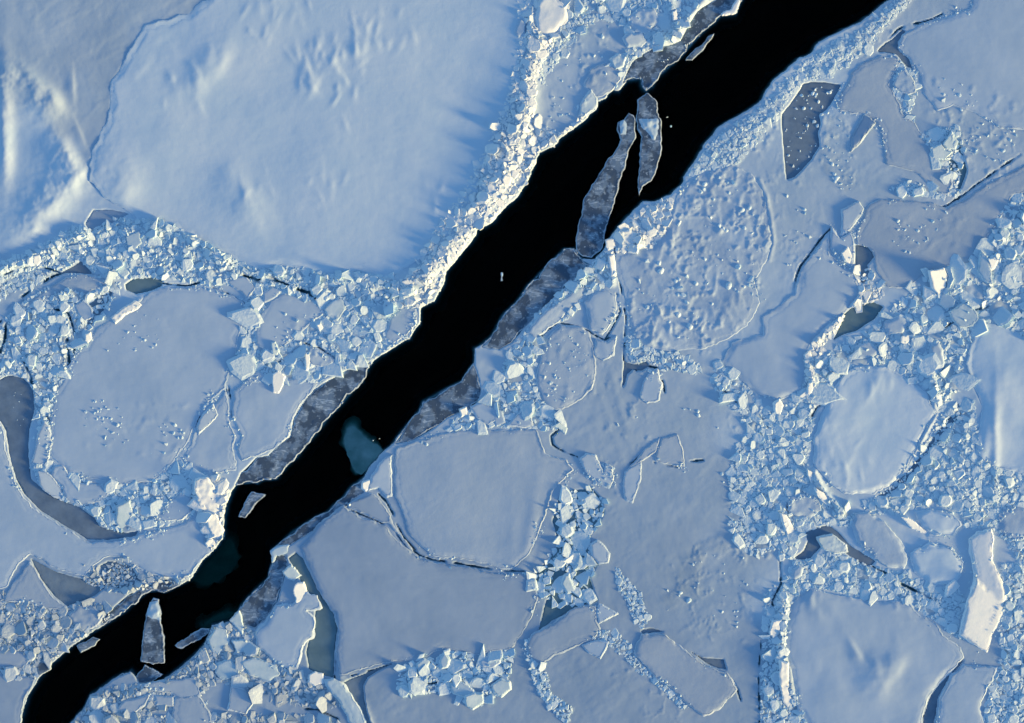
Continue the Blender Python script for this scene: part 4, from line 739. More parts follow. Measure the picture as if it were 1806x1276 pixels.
# fine frost streaks
Z += np.where(near, 0.05 * np.maximum(0, fbm(X * 0.6 + Y * 0.8, (Y * 0.6 - X * 0.8) * 0.35, 22, 3, 0.5, 8) - 0.25), 0)
w_, t_ = np.full(Z.shape, 1e-9), np.zeros_like(Z)
nx_, ny_ = X[near], Y[near]; wn = np.full(nx_.shape, 1e-9); tn = np.zeros(nx_.shape)
wx_ = nx_ + 40 * fbm(nx_, ny_, 60, 3, 0.5, 31); wy_ = ny_ + 40 * fbm(nx_, ny_, 60, 3, 0.5, 32)
for (tx, ty, tv) in TONES:
    k = 1.0 / ((wx_ - tx) ** 2 + (wy_ - ty) ** 2 + 700.0) ** 2
    wn += k; tn += k * tv
TONE = np.full(Z.shape, 0.5); TONE[near] = tn / wn
for (phr, pts, dens, rmin, rmax, mix, lift, rough, wet_gap_shade, tilt) in RUB:
    pl = P(pts); s = window(pl, 12); x, y = X[s], Y[s]
    m = sstep(-4, 10, sdf(x, y, pl) + 5 * fbm(x, y, 16, 2, 0.5, 9))
    Z[s] += m * (lift * (0.5 + 0.5 * fbm(x, y, 45, 2, 0.5, 10)) + 0.26 * rough * fbm(x, y, 11, 3, 0.6, 12) + 0.0105 * max(tilt - 16, 0) * fbm(x, y, 30, 2, 0.5, 17))
    WET_GAP_SHADE[s] = np.maximum(WET_GAP_SHADE[s], m * min(0.9, wet_gap_shade * 1.15) * (0.7 + 0.6 * fbm(x, y, 9, 2, 0.5, 13)))  # gap shade between blocks, painted into the cover's colour
CREST = P(RIDGES[0][0]); CREST_L = np.vstack([CREST, P("560,512 560,-400 1100,-400")])
def lee(x, y):                            # long gentle lee slope behind the bright ridge
    d = seg_dist(x, y, CREST)
    return np.where(inside(x, y, CREST_L), 0.48 * np.exp(-(d / 58.0) ** 2), 0.48 * np.exp(-(d / 18.0) ** 2)) * (0.9 + 0.2 * fbm(x, y, 60, 2, 0.5, 14))
sl_ = window(CREST, 170); Z[sl_] += lee(X[sl_], Y[sl_])
for (pts, h, wd) in RIDGES:
    if h <= 0: continue
    h = 0.32 if h == 0.9 else h * 1.25
    pl = P(pts); s = window(pl, wd * 3); x, y = X[s], Y[s]
    d = seg_dist(x, y, pl)
    Z[s] += h * np.exp(-(d / wd) ** 2) * (0.85 + 0.22 * fbm(x, y, 30, 2, 0.5, 14)) + 0.2 * h * np.exp(-(d / (1.5 * wd)) ** 2) * fbm(x, y, 8, 2, 0.6, 15)
DRIFT_SET = DRIFTS
SQ = [(P(p), h) for p, h in SQUIG]
def squig(x, y):                          # thin curling frost ridges and lumps frozen into the cover
    m = np.zeros(np.shape(x))
    for pl, h in SQ:
        a, b = pl.min(0) - 20, pl.max(0) + 20
        k = (x > a[0]) & (x < b[0]) & (y > a[1]) & (y < b[1])
        if k.any(): m[k] = np.maximum(m[k], h * sstep(-8, 14, sdf(x[k], y[k], pl) + 12 * fbm(x[k], y[k], 25, 2, 0.5, 83)))
    on = m > 1e-4; z = np.zeros(np.shape(x))
    if on.any():
        u, v = x[on], y[on]
        n1 = fbm(u + 0.3 * v, v, 30, 4, 0.55, 81); n2 = fbm(u, v, 14, 3, 0.5, 82); g = sstep(-0.15, 0.35, fbm(u, v, 40, 2, 0.5, 84))
        z[on] = m[on] * (1.1 * np.exp(-(n1 / 0.07) ** 2) * g + 1.5 * np.maximum(0, n2 - 0.28) * 2.2 + 0.25 * n2)
    return z
def drifts(x, y): return squig(x, y) + gauss(x, y, DRIFT_SET) * (1 + 0.22 * fbm(x, y, 20, 3, 0.5, 16))
Z[near] += drifts(nx_, ny_)
# keep the cover low under the sheets that lie on it
FLOEMASK = np.zeros(Z.shape, np.int16)
for i, (nm, cat, lab, mt, pl, o) in enumerate(FL):
    s = window(pl, 6); sd = sdf(X[s], Y[s], pl)
    k = sstep(-2, 3, sd); lo = BASE0[s] - 0.02 + (lee(X[s], Y[s]) if o.get('strong') else 0)
    Z[s] = Z[s] * (1 - k) + np.minimum(Z[s], lo) * k
    FLOEMASK[s] = np.where(sd > 0, i + 1, FLOEMASK[s])
# open water, shelves and thin-ice openings are cut out of it
CARVE = np.zeros(Z.shape, bool)
def carve(pl, depth, jit, deep=0.0, wide=2.0):
    s = window(pl, 40) if pl.max() < 3000 else (slice(None), slice(None))
    x, y = X[s], Y[s]
    sd = sdf(x, y, pl) + jit * fbm(x, y, 9, 3, 0.6, 21) + 1.2 * jit * fbm(x, y, 26, 2, 0.5, 20)
    k = sstep(-0.6, wide, sd)
    Z[s] = Z[s] * (1 - k) + np.minimum(Z[s], depth) * k
    if deep: Z[s] -= deep * sstep(wide, wide + 7, sd)
    WET_GAP_SHADE[s] = np.where(sd > -1.0, np.minimum(WET_GAP_SHADE[s], 0.25), WET_GAP_SHADE[s])
    CARVE[s] |= sd > 0
    return s, sd
LS, LSD = carve(LEAD, -0.5, 1.8, 5.0)
DROP = LSD > 16
SOFT = np.zeros(Z.shape, bool)            # thin ice that may carry some rubble
for lab, pts in LEDGES:
    CV = CARVE.copy(); s, sd = carve(P(pts), -0.4, 0.8, 0.8); SOFT |= CARVE & ~CV
for nm, cat, lab, mt, pts in PONDS:
    CV = CARVE.copy(); carve(P(pts), -0.25, 0.8)
    if 'cluster of sharp' in lab: CARVE[:] = CV
    elif any(t in lab for t in ('dog legged', 'trench', 'olive', 'pocket', 'opening', 'translucent', 'sharp upper', 'hollow')): SOFT |= CARVE & ~CV
for pts, wd in CRACKS:
    pl = P(pts); s = window(pl, 12); x, y = X[s], Y[s]
    d = seg_dist(x, y, pl) + 1.0 * fbm(x, y, 7, 2, 0.5, 22) - wd * 0.28 * fbm(x, y, 18, 2, 0.5, 23)
    k = sstep(max(wd * 0.4, 0.8) + 1.1, max(wd * 0.4, 0.8) - 0.9, d)
    k = k * sstep(-0.55, 0.0, fbm(x, y, 26, 2, 0.5, 24))
    Z[s] = Z[s] * (1 - k) + (-0.32) * k
    WET_GAP_SHADE[s] = np.maximum(WET_GAP_SHADE[s], k); CARVE[s] |= k > 0.3
NI, NJ = Z.shape
idx = np.arange(NI * NJ).reshape(NI, NJ)
q = np.stack([idx[:-1, :-1], idx[:-1, 1:], idx[1:, 1:], idx[1:, :-1]], -1)
keep = ~(DROP[:-1, :-1] & DROP[1:, 1:] & DROP[:-1, 1:] & DROP[1:, :-1])
side = (Y[:-1, :-1] - 638) * 0.70 + (X[:-1, :-1] - 815) * 0.72 > 0           # which bank
PACK_LABEL = ("refrozen snowy pack ice on the upper left side of the black lead", "refrozen greyish pack ice on the lower right side of the black lead")
for b in (0, 1):
    qq = q[keep & (side == bool(b))].reshape(-1, 4)
    used = np.unique(qq); remap = np.zeros(NI * NJ, np.int64); remap[used] = np.arange(len(used))
    V = np.stack([WX(X.ravel()[used]), WY(Y.ravel()[used]), Z.ravel()[used]], -1)
    me = mesh_np("ice_field", V, quads=remap[qq], mats=[MAT['base']], attrs={"tone": TONE.ravel()[used], "wet_gap_shade": np.clip(WET_GAP_SHADE.ravel()[used], 0, 1)})
    tag(link("ice_field", me), PACK_LABEL[b], "pack ice", kind="structure")
def sample(A, x, y):
    i = np.clip(np.searchsorted(GX, x) - 1, 0, NI - 2); j = np.clip(np.searchsorted(GY, y) - 1, 0, NJ - 2)
    u = (x - GX[i]) / (GX[i + 1] - GX[i]); v = (y - GY[j]) / (GY[j + 1] - GY[j])
    return A[i, j] * (1 - u) * (1 - v) + A[i + 1, j] * u * (1 - v) + A[i, j + 1] * (1 - u) * v + A[i + 1, j + 1] * u * v
def lookup(A, x, y):
    i = np.clip(np.round((x + 100) / 2.0).astype(int) + np.searchsorted(GX, -99.9) - 1, 0, NI - 1)
    j = np.clip(np.round((y + 100) / 2.0).astype(int) + np.searchsorted(GY, -99.9) - 1, 0, NJ - 1)
    return A[i, j]

# the sea: one deep box of clear, strongly absorbing water
R_ = 16000.0
bm = bmesh.new(); bmesh.ops.create_cube(bm, size=1.0)
for v in bm.verts: v.co = Vector((v.co.x * 2 * R_, v.co.y * 2 * R_, v.co.z * 60 - 30))
me = bpy.data.meshes.new("sea_water"); bm.to_mesh(me); bm.free(); me.materials.append(MAT['water'])
tag(link("sea_water", me), "black open sea water in the long diagonal lead", "sea water", kind="structure")

# ------------------------------------------------------------------ sheets of ice
def lerp3(a, b, t): return tuple(x + (y - x) * t for x, y in zip(a, b))
def material_for(mt, o):
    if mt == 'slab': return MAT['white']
    t = o.get('snowy', 0)
    if not t: return MAT[mt]
    key = "%s%02d" % (mt, round(t * 20))
    if key not in MAT:
        MAT[key] = snow_mat("frosted_young_ice", lerp3((0.36, 0.45, 0.57), SNOW_A, t), lerp3((0.42, 0.51, 0.62), SNOW_B, t), RIMC, 2.3, ((0.5, 0.02), (1.4, 0.018)))
    return MAT[key]
def cdt(poly, grid, keep_in=0.6):
    x0, y0 = poly.min(0); x1, y1 = poly.max(0)
    gx = np.arange(x0, x1, grid); gy = np.arange(y0, y1, grid * 0.87)
    PX, PY = np.meshgrid(gx, gy, indexing='ij')
    PX = PX + (np.arange(len(gy)) % 2)[None, :] * grid * 0.5
    PX, PY = PX.ravel(), PY.ravel()
    sd = sdf(PX, PY, poly)
    k = sd > keep_in * grid
    # an inner ring close behind the edge carries the bevel
    nrm = normals(poly)
    ring = poly + nrm * 1.6
    rs = sdf(ring[:, 0], ring[:, 1], poly)
    ring = ring[rs > 1.1]
    pts = np.vstack([poly, ring, np.stack([PX[k], PY[k]], -1)])
    n = len(poly)
    r = geometry.delaunay_2d_cdt([Vector(p) for p in pts], [(i, (i + 1) % n) for i in range(n)], [], 0, 1e-5)
    v = np.array([(p.x, p.y) for p in r[0]]); f = np.array([t for t in r[2] if len(t) == 3], np.int64)
    c = v[f].mean(1)
    f = f[inside(c[:, 0], c[:, 1], poly)]
    a = v[f]
    cr = (a[:, 1, 0] - a[:, 0, 0]) * (a[:, 2, 1] - a[:, 0, 1]) - (a[:, 1, 1] - a[:, 0, 1]) * (a[:, 2, 0] - a[:, 0, 0])
    f[cr > 0] = f[cr > 0][:, ::-1]           # image y runs down: flip so that faces look up
    f = f[np.abs(cr) > 1e-6]
    return v, f
def normals(poly):                            # inward unit normals of an outline
    t = np.roll(poly, -1, 0) - np.roll(poly, 1, 0)
    n = np.stack([-t[:, 1], t[:, 0]], -1); n /= np.linalg.norm(n, axis=1)[:, None] + 1e-9
    return n if area(poly) > 0 else -n
def border(f):
    e = np.concatenate([f[:, [0, 1]], f[:, [1, 2]], f[:, [2, 0]]])
    key = np.sort(e, 1); _, inv, cnt = np.unique(key, axis=0, return_inverse=True, return_counts=True)
    return e[cnt[inv.ravel()] == 1]
def walls(v, z, f, flare, zbot):
    """side walls below a triangulated sheet; v in pixels; returns extra verts (px), z, quads"""
    e = border(f); bv = np.unique(e); pos = {int(b): i for i, b in enumerate(bv)}
    nsum = np.zeros((len(v), 2))
    d = v[e[:, 1]] - v[e[:, 0]]
    out = np.stack([-d[:, 1], d[:, 0]], -1); out /= np.linalg.norm(out, axis=1)[:, None] + 1e-9
    np.add.at(nsum, e[:, 0], out); np.add.at(nsum, e[:, 1], out)
    nn = nsum[bv]; nn /= np.linalg.norm(nn, axis=1)[:, None] + 1e-9
    fl = 0.75 * flare * np.clip(0.75 + 1.5 * fbm(v[bv, 0], v[bv, 1], 22, 2, 0.5, 61), 0.08, 2.0)
    vb = v[bv] + nn * fl[:, None]
    off = len(v)
    quads = [(int(b), int(a), off + pos[int(a)], off + pos[int(b)]) for a, b in e]
    return bv, vb, np.array(quads)
def sheet(name, label, cat, mt, poly, o, seed, ztop=None, zbot=None, group=None):
    rs = np.random.RandomState(seed)
    A = abs(area(poly)); c = poly.mean(0)
    grid = o.get('grid', max(1.8, min(4.0, math.sqrt(A) / 14)))
    jit = o.get('jit', 1.2)
    step_px = max(1.6, min(4.0, math.sqrt(A) / 18))
    pl = ragged(poly, step_px, jit * 1.6, rs)
    v, f = cdt(pl, grid)
    x, y = v[:, 0], v[:, 1]
    sd = np.maximum(sdf(x, y, pl), 0)
    step = o.get('step', .12)
    if ztop is None: z = 0.24 + broad(x, y) + step + drifts(x, y)
    else: z = np.full(len(x), ztop)
    if o.get('strong'): z = z + lee(x, y)
    bev = o.get('bev', 2.2)
    z = z - (step * np.clip(0.5 + 0.9 * fbm(x, y, 26, 2, 0.5, 62), 0.1, 0.95) if ztop is None else 0.05) * (1 - sstep(0, bev * (1 + 0.8 * fbm(x, y, 30, 2, 0.5, 63)), sd))
    ins = sstep(0, 8, sd)
    if o.get('und'): z = z + ins * o['und'] * fbm(x, y, o.get('und_s', 100), 3, 0.45, seed % 90)
    z = z + ins * 0.012 * fbm(x, y, 12, 3, 0.5, 4)
    if o.get('rough'): z = z + sstep(0, 4, sd) * o['rough'] * 1.6 * fbm(x, y, o.get('rough_s', 12), 3, 0.55, 40 + seed % 40)
    for (fx, fy, ex, ey, n, h) in o.get('feather', []):
        bb = []
        for _ in range(n):
            ang = rs.choice([72, 108, 60, 95]) + rs.randn() * 12
            bb.append((fx + rs.randn() * ex * 0.6, fy + rs.randn() * ey * 0.6, 6 + 14 * rs.rand(), 1.8 + 2.2 * rs.rand(), ang, h * (0.8 if o.get('strong') else 0.5) * (0.35 + 0.65 * rs.rand())))
        z = z + ins * gauss(x, y, bb)
    tx, ty = o.get('tilt', (0, 0))
    z = z - (tx * (x - c[0]) + ty * (y - c[1])) * S
    if 'fold' in o:
        ax, ay, bx, by, k = o['fold']
        L = math.hypot(bx - ax, by - ay)
        dd = ((x - ax) * -(by - ay) + (y - ay) * (bx - ax)) / L + 5 * fbm(x, y, 12, 2, 0.5, 6)
        z = z + sstep(0, 4, dd) * (-0.16 * ((x - 1730) * 0.92 + (y - 1090) * 0.39) * S + 0.10)
    if zbot is None: zb = lambda xx, yy: 0.24 + broad(xx, yy) - 0.10 + (lee(xx, yy) if o.get('strong') else 0)
    else: zb = lambda xx, yy: np.full(len(xx), zbot)
    bv, vb, quads = walls(v, z, f, o.get('flare', 1.5), None)
    zz = np.minimum(zb(vb[:, 0], vb[:, 1]), z[bv] - 0.05)
    VX = np.concatenate([x, vb[:, 0]]); VY = np.concatenate([y, vb[:, 1]]); VZ = np.concatenate([z, zz])
    org = Vector((WX(c[0]), WY(c[1]), float(np.median(z))))
    V = np.stack([WX(VX) - org.x, WY(VY) - org.y, VZ - org.z], -1)
    edge = np.concatenate([sd, np.zeros(len(bv))])
    flat = A < 900 and not o.get('rough') and mt in ('white', 'block', 'plate')
    me = mesh_np(name, V, tris=f, quads=quads, mats=[material_for(mt, o)], attrs={"edge": edge}, smooth=not flat)
    ob = tag(link(name, me, loc=org), label, cat, group)
    if A > 700 and mt not in ('nilas', 'teal', 'sunk', 'slate', 'rough'):
        k = sd < 2.7 + 2.2 * fbm(x, y, 10, 2, 0.5, 52)
        ff = f[k[f].all(1) & (sd[f].max(1) > 0.5)]
        if len(ff) > 8:
            u = np.unique(ff); rm = np.zeros(len(x), int); rm[u] = np.arange(len(u))
            Vr = np.stack([WX(x[u]) - org.x, WY(y[u]) - org.y, z[u] + 0.012 + 0.02 * (sd[u] > 0.3) - org.z], -1)
            mr = mesh_np("crushed_rim", Vr, tris=rm[ff], mats=[material_for(mt, o)], attrs={"edge": np.minimum(sd[u], 0.8)})
            link("crushed_rim", mr, parent=ob)
    if o.get('cover') or A > 2500 and mt not in ('nilas', 'teal', 'dark', 'sunk', 'slate'):
        wv = o.get('cover', 4) + 5.0 * fbm(x, y, 25, 3, 0.55, 51)
        k = sd > wv
        ff = f[k[f].all(1)]
        u = np.unique(ff); rm = np.zeros(len(x), int); rm[u] = np.arange(len(u))
        be = np.unique(border(ff)); zc = z + 0.02; zc[be] = z[be] - 0.012
        Vc = np.stack([WX(x[u]) - org.x, WY(y[u]) - org.y, zc[u] - org.z], -1)
        mc = mesh_np("snow_cover", Vc, tris=rm[ff], mats=[MAT['cover'] if mt == 'snow' else material_for(mt, o)], attrs={"edge": np.full(len(u), 50.0)})
        link("snow_cover", mc, parent=ob)
    if 'snow' in o:
        sp = ragged(P(o['snow']), 2.0, 2.0, rs)
        v2, f2 = cdt(sp, 2.0)
        s2 = np.maximum(sdf(v2[:, 0], v2[:, 1], sp), 0)
        z2 = (ztop or 0) + 0.04 + 0.16 * sstep(0, 5, s2) * (0.7 + 0.8 * fbm(v2[:, 0], v2[:, 1], 9, 2, 0.5, 3))
        V2 = np.stack([WX(v2[:, 0]) - org.x, WY(v2[:, 1]) - org.y, z2 - org.z], -1)
        m2 = mesh_np("snow_patch", V2, tris=f2, mats=[MAT['block']], attrs={"edge": np.full(len(v2), 50.0)})
        link("snow_patch", m2, parent=ob)
    return ob

sd_ = 100
for nm, cat, lab, mt, pts in PONDS:
    sheet(nm, lab, cat, mt, P(pts), dict(flare=0.5, jit=0.8, grid=3.0, bev=1.0, und=.02, und_s=30), sd_, ztop=0.07, zbot=-0.3); sd_ += 1
for lab, pts in LEDGES:
    sheet("ice_shelf", lab, "ice shelf", 'dark', P(pts), dict(flare=1.0, jit=3.2, grid=2.4, bev=1.5, rough=.02, rough_s=14), sd_, ztop=0.14, zbot=-0.25,
          group="glassy ice shelves along the lead"); sd_ += 1
FZ = {}
for i, (nm, cat, lab, mt, pl, o) in enumerate(FL):
    sheet(nm, lab, cat, mt, pl, o, 200 + i)
for i, (nm, cat, lab, mt, pl, o) in enumerate(SH):
    sheet(nm, lab, cat, mt, pl, dict(o, flare=0.8, jit=o.get('jit', 1.0), bev=1.2, grid=2.2), 500 + i, ztop=o['top'], zbot=-0.35, group="loose shards afloat in the lead")
# a pale tongue of ice drowned under the lead
sheet("drowned_ice_tongue", "pale teal lump of ice drowned under the black water of the lead", "sunken ice", 'sunk',
      P("611,756 622,752 640,768 658,782 676,795 664,812 650,824 636,838 622,826 612,804 606,780"), dict(flare=14, jit=1.5, grid=3, bev=16, rough=.2, rough_s=20), 900, ztop=-0.30, zbot=-2.6)
for lab, pts, dep in (("faint green ledge of ice sunk under the left bank at the narrow lower lead", "398,950 410,962 420,985 405,1012 380,1030 352,1034 335,1026 350,1000 378,970", -2.5),
                      ("faint green ledge of ice sunk beside the feather shaped shard", "360,1120 352,1104 372,1092 400,1080 420,1082 408,1096 378,1106", -1.8)):
    sheet("drowned_ice_ledge", lab, "sunken ice", 'sunk', P(pts), dict(flare=14, jit=4, grid=3, bev=14, rough=.12, rough_s=16), 901, ztop=dep, zbot=-4.0)
# ------------------------------------------------------------------ rubble: templates, then individuals, then the small brash
RS = np.random.RandomState(5)
def tmpl_from_bm(bm):
    bmesh.ops.triangulate(bm, faces=[f for f in bm.faces if len(f.verts) > 4])
    bm.verts.index_update()
    v = np.array([tuple(p.co) for p in bm.verts]); f = [tuple(q.index for q in fc.verts) for fc in bm.faces]
    bm.free(); return v, f
def make_angular(rs):
    bm = bmesh.new()
    ax = np.array([1.0, 0.55 + 0.4 * rs.rand(), 0.30 + 0.28 * rs.rand()])
    for _ in range(rs.randint(9, 14)):
        p = rs.randn(3); p /= max(abs(p)); p *= 0.75 + 0.25 * rs.rand()
        bm.verts.new(Vector(p * ax))
    r = bmesh.ops.convex_hull(bm, input=bm.verts)
    bmesh.ops.delete(bm, geom=[g for g in r["geom_interior"] if isinstance(g, bmesh.types.BMVert)], context='VERTS')
    loose = [v for v in bm.verts if not v.link_faces]
    if loose: bmesh.ops.delete(bm, geom=loose, context='VERTS')
    bmesh.ops.dissolve_limit(bm, angle_limit=0.2, verts=bm.verts, edges=bm.edges)
    return tmpl_from_bm(bm)
def make_plate(rs):
    n = rs.randint(4, 7); asp = 0.5 + 0.5 * rs.rand(); t = 0.10 + 0.16 * rs.rand()
    a = np.sort((np.arange(n) + 0.75 * rs.rand(n)) / n * 2 * math.pi); r = 0.72 + 0.42 * rs.rand(n)
    bm = bmesh.new(); rings = []
    for k, (sc, z) in enumerate(((1.04, -t), (1.0, t * 0.55), (0.88, t))):
        rings.append([bm.verts.new((math.cos(a[i]) * r[i] * sc, math.sin(a[i]) * r[i] * asp * sc, z + 0.04 * rs.randn() * (k == 0))) for i in range(n)])
    for lo, hi in zip(rings[:-1], rings[1:]):
        for i in range(n): bm.faces.new((lo[i], lo[(i + 1) % n], hi[(i + 1) % n], hi[i]))
    bm.faces.new(rings[-1]); bm.faces.new(rings[0][::-1])
    return tmpl_from_bm(bm)
def make_lump(rs):
    bm = bmesh.new(); bmesh.ops.create_icosphere(bm, subdivisions=2, radius=1.0)
    s = rs.rand() * 90
    for v in bm.verts:
        p = np.array(v.co)
        k = 1 + 0.30 * float(fbm(np.array([p[0] * 10 + s]), np.array([p[1] * 10 + p[2] * 7]), 9, 2)[0])
        v.co = Vector((p[0] * k, p[1] * k * 0.8, p[2] * k * 0.42))
    return tmpl_from_bm(bm)
TM = {'a': [make_angular(RS) for _ in range(22)], 'p': [make_plate(RS) for _ in range(18)], 'l': [make_lump(RS) for _ in range(6)]}

def rot(rs, tilt):
    az = rs.rand() * 2 * math.pi; t = math.radians(tilt) * min(1.6, abs(rs.randn()) * 0.75); d = rs.rand() * 2 * math.pi
    return Matrix.Rotation(t, 3, Vector((math.cos(d), math.sin(d), 0))) @ Matrix.Rotation(az, 3, 'Z')
SP = 0.22
B = []          # kind, x, y, radius px, vertices (metres, about the base point), faces, phrase, sink share
def put(kind, x, y, r, tilt, phrase):
    v, f = TM[kind][RS.randint(len(TM[kind]))]
    w3 = (np.array(rot(RS, tilt)) @ v.T).T * (r * S)
    h = np.ptp(w3[:, 2])
    w3[:, 2] -= w3[:, 2].min() + h * (0.55 if kind != 'p' else 0.45)
    B.append((kind, x, y, r, w3, f, phrase))
def clip(poly, nx, ny, c):               # keep the side nx*x + ny*y < c
    out = []; n = len(poly)
    for i in range(n):
        a, b = poly[i], poly[(i + 1) % n]
        da = nx * a[0] + ny * a[1] - c; db = nx * b[0] + ny * b[1] - c
        if da <= 0: out.append(a)
        if (da < 0) != (db < 0) and da != db:
            t = da / (da - db); out.append((a[0] + t * (b[0] - a[0]), a[1] + t * (b[1] - a[1])))
    return out
def shard_block(poly, r, slope, rise, sx=0.0, sy=0.0):
    """a broken piece bounded by its neighbours: tilted top, chamfered edge, buried foot"""
    n = len(poly); p = np.array(poly) * S
    c = p.mean(0)
    a = RS.rand() * 2 * math.pi; m = abs(RS.randn()) * slope
    gx, gy = m * math.cos(a) + sx, m * math.sin(a) + sy
    ins = 0.10 + 0.22 * RS.rand()
    top = c + (p - c) * (1 - ins) + RS.randn(n, 2) * 0.03 * r * S
    ch = rise * (0.30 + 0.35 * RS.rand())
    zt = rise + top[:, 0] * gx + top[:, 1] * gy + RS.randn(n) * 0.05 * rise
    zm = rise - ch + p[:, 0] * gx + p[:, 1] * gy + RS.randn(n) * 0.08 * rise
    foot = np.full(n, -0.22 - 0.5 * m * r * S)
    k = np.array([0.0, 0.0, rise * (1.0 + 0.25 * RS.rand())])
    V = np.vstack([np.column_stack([c + (p - c) * 1.04, foot]), np.column_stack([p, np.maximum(zm, foot + 0.02)]), np.column_stack([top, np.maximum(zt, foot + 0.04)])])
    F = []
    for lo in (0, n):
        F += [(lo + i, lo + (i + 1) % n, lo + n + (i + 1) % n, lo + n + i) for i in range(n)]
    if RS.rand() < 0.45 and n > 4:       # top broken along one line into two facets
        h = n // 2; F += [tuple(2 * n + i for i in range(h + 1)), tuple(2 * n + i % n for i in range(h, n + 1))]
        V[2 * n + 1:2 * n + h, 2] -= rise * 0.35 * RS.rand()
    else: F.append(tuple(2 * n + i for i in range(n)))
    return V, F
DX = np.array([1, -1, 0, 0, .7, -.7, .7, -.7]); DY = np.array([0, 0, 1, -1, .7, .7, -.7, -.7])
def pack(pl, rmin, rmax, slope, phr, fill):
    A = abs(area(pl)); x0, y0 = pl.min(0); x1, y1 = pl.max(0)
    cell = 2.0 * rmax; H = {}; P_ = []
    lev = list(np.geomspace(rmax, rmin, 9))
    for li, r0 in enumerate(lev):
        m = int(A / (r0 * r0) * (0.10 + 1.1 * (li / 8.0) ** 2) * 2.2 * fill)
        cx = x0 + (x1 - x0) * RS.rand(m); cy = y0 + (y1 - y0) * RS.rand(m)
        fm = lookup(FLOEMASK, cx, cy)
        ok = inside(cx, cy, pl) & (~lookup(CARVE, cx, cy) | lookup(SOFT, cx, cy) & (RS.rand(len(cx)) < SP)) & ((fm == 0) | (fm == 1) & ('ridge' in phr or 'arc' in phr)) & (cx > -70) & (cx < 1876) & (cy > -70) & (cy < 1346)
        for x, y in zip(cx[ok], cy[ok]):
            r = r0 * (0.82 + 0.36 * RS.rand()); gx, gy = int(x // cell), int(y // cell); bad = False
            for ix in (gx - 1, gx, gx + 1):
                for iy in (gy - 1, gy, gy + 1):
                    for q in H.get((ix, iy), ()):
                        if (x - q[0]) ** 2 + (y - q[1]) ** 2 < (0.80 * (r + q[2])) ** 2: bad = True; break
                    if bad: break
                if bad: break
            if bad or (lookup(CARVE, x + r * DX, y + r * DY) & ~lookup(SOFT, x + r * DX, y + r * DY)).any(): continue
            H.setdefault((gx, gy), []).append((x, y, r)); P_.append((x, y, r, gx, gy))
    for x, y, r, gx, gy in P_:
        k = RS.choice([3, 4, 4, 5, 5, 6]); rr = 1.5 * r * (0.82 + 0.30 * RS.rand(k))
        an = (np.arange(k) + 0.6 * RS.rand(k)) / k * 2 * math.pi
        st = 1 + 0.55 * RS.rand() ** 1.5; ro = RS.rand() * math.pi
        pts = []
        for q, b in zip(an, rr):
            u, v = math.cos(q) * b * st, math.sin(q) * b / st
            pts.append((u * math.cos(ro) - v * math.sin(ro), u * math.sin(ro) + v * math.cos(ro)))
        gap = 0.20 + 0.35 * RS.rand()
        for ix in (gx - 1, gx, gx + 1):
            for iy in (gy - 1, gy, gy + 1):
                for q in H.get((ix, iy), ()):
                    dx, dy = q[0] - x, q[1] - y; d = math.hypot(dx, dy)
                    if 1e-6 < d < 2.2 * (r + q[2]) and len(pts) > 2:
                        pts = clip(pts, dx / d, dy / d, d * r / (r + q[2]) * 1.22 - gap)
        if len(pts) < 3: continue
        # drop near-duplicate corners, flip to y up
        pts = [p for i, p in enumerate(pts) if math.hypot(p[0] - pts[i - 1][0], p[1] - pts[i - 1][1]) > 0.12 * r]
        if len(pts) < 3: continue
        pts = [(p[0], -p[1]) for p in pts][::-1]
        if area(np.array(pts)) < 0: pts = pts[::-1]
        rise = (0.05 + 0.17 * RS.rand() ** 1.5) * (r / 5.0) ** 0.55 * (1.05 + 1.2 * slope)
        e4 = sample(Z, np.array([x + 7, x - 7, x, x]), np.array([y, y, y + 7, y - 7])) / (14 * S)
        V, F = shard_block(pts, r, slope, rise, float(np.clip(e4[0] - e4[1], -.6, .6)), float(np.clip(e4[3] - e4[2], -.6, .6)))
        kind = 'a' if rise > 0.17 * (r / 5.0) ** 0.6 or RS.rand() < 0.3 else 'p'
        if 'sharp' not in phr and 'pile' not in phr: V[:, 2] -= rise * 0.85 * RS.rand() ** (1.0 if r < 9 else 2.0)      # partly drowned in drifted snow
        B.append((kind, x, y, math.sqrt(abs(area(np.array(pts))) / 2.6), V, F, phr))
for (phr, pts, dens, rmin, rmax, mix, lift, rough, wet_gap_shade, tilt) in RUB:
    pl = P(pts); A = abs(area(pl))
    fill = min(1.0, dens / 9.0) if dens < 8 else 1.0
    if tilt > 20: pack(pl, max(1.7, rmin * 0.8), rmax * (1.25 if 'arc' in phr or 'ridge' in phr else 1.65 if 'field' in phr or 'jumble' in phr else 1.45), 0.10 + 0.24 * max(0, tilt - 22) / 23.0, phr, fill)
    m = int(A / 1000 * dens * (1.0 if tilt > 20 else 1.6)); x0, y0 = pl.min(0); x1, y1 = pl.max(0)
    cx = x0 + (x1 - x0) * RS.rand(m); cy = y0 + (y1 - y0) * RS.rand(m)
    ok = inside(cx, cy, pl) & (~lookup(CARVE, cx, cy) | lookup(SOFT, cx, cy) & (RS.rand(len(cx)) < SP)) & ((lookup(FLOEMASK, cx, cy) == 0) | (RS.rand(m) < 0.12)) & (cx > -60) & (cx < 1866) & (cy > -60) & (cy < 1336)
    w_mix = np.array(mix) / sum(mix)
    for x, y in zip(cx[ok], cy[ok]):
        put(RS.choice(['a', 'p', 'l'], p=w_mix), x, y, 1.2 + 2.6 * RS.rand() ** 2 + (rmax * 0.5 * RS.rand() if RS.rand() < 0.10 else 0), tilt * 0.7, phr)
NRUB = len(B)
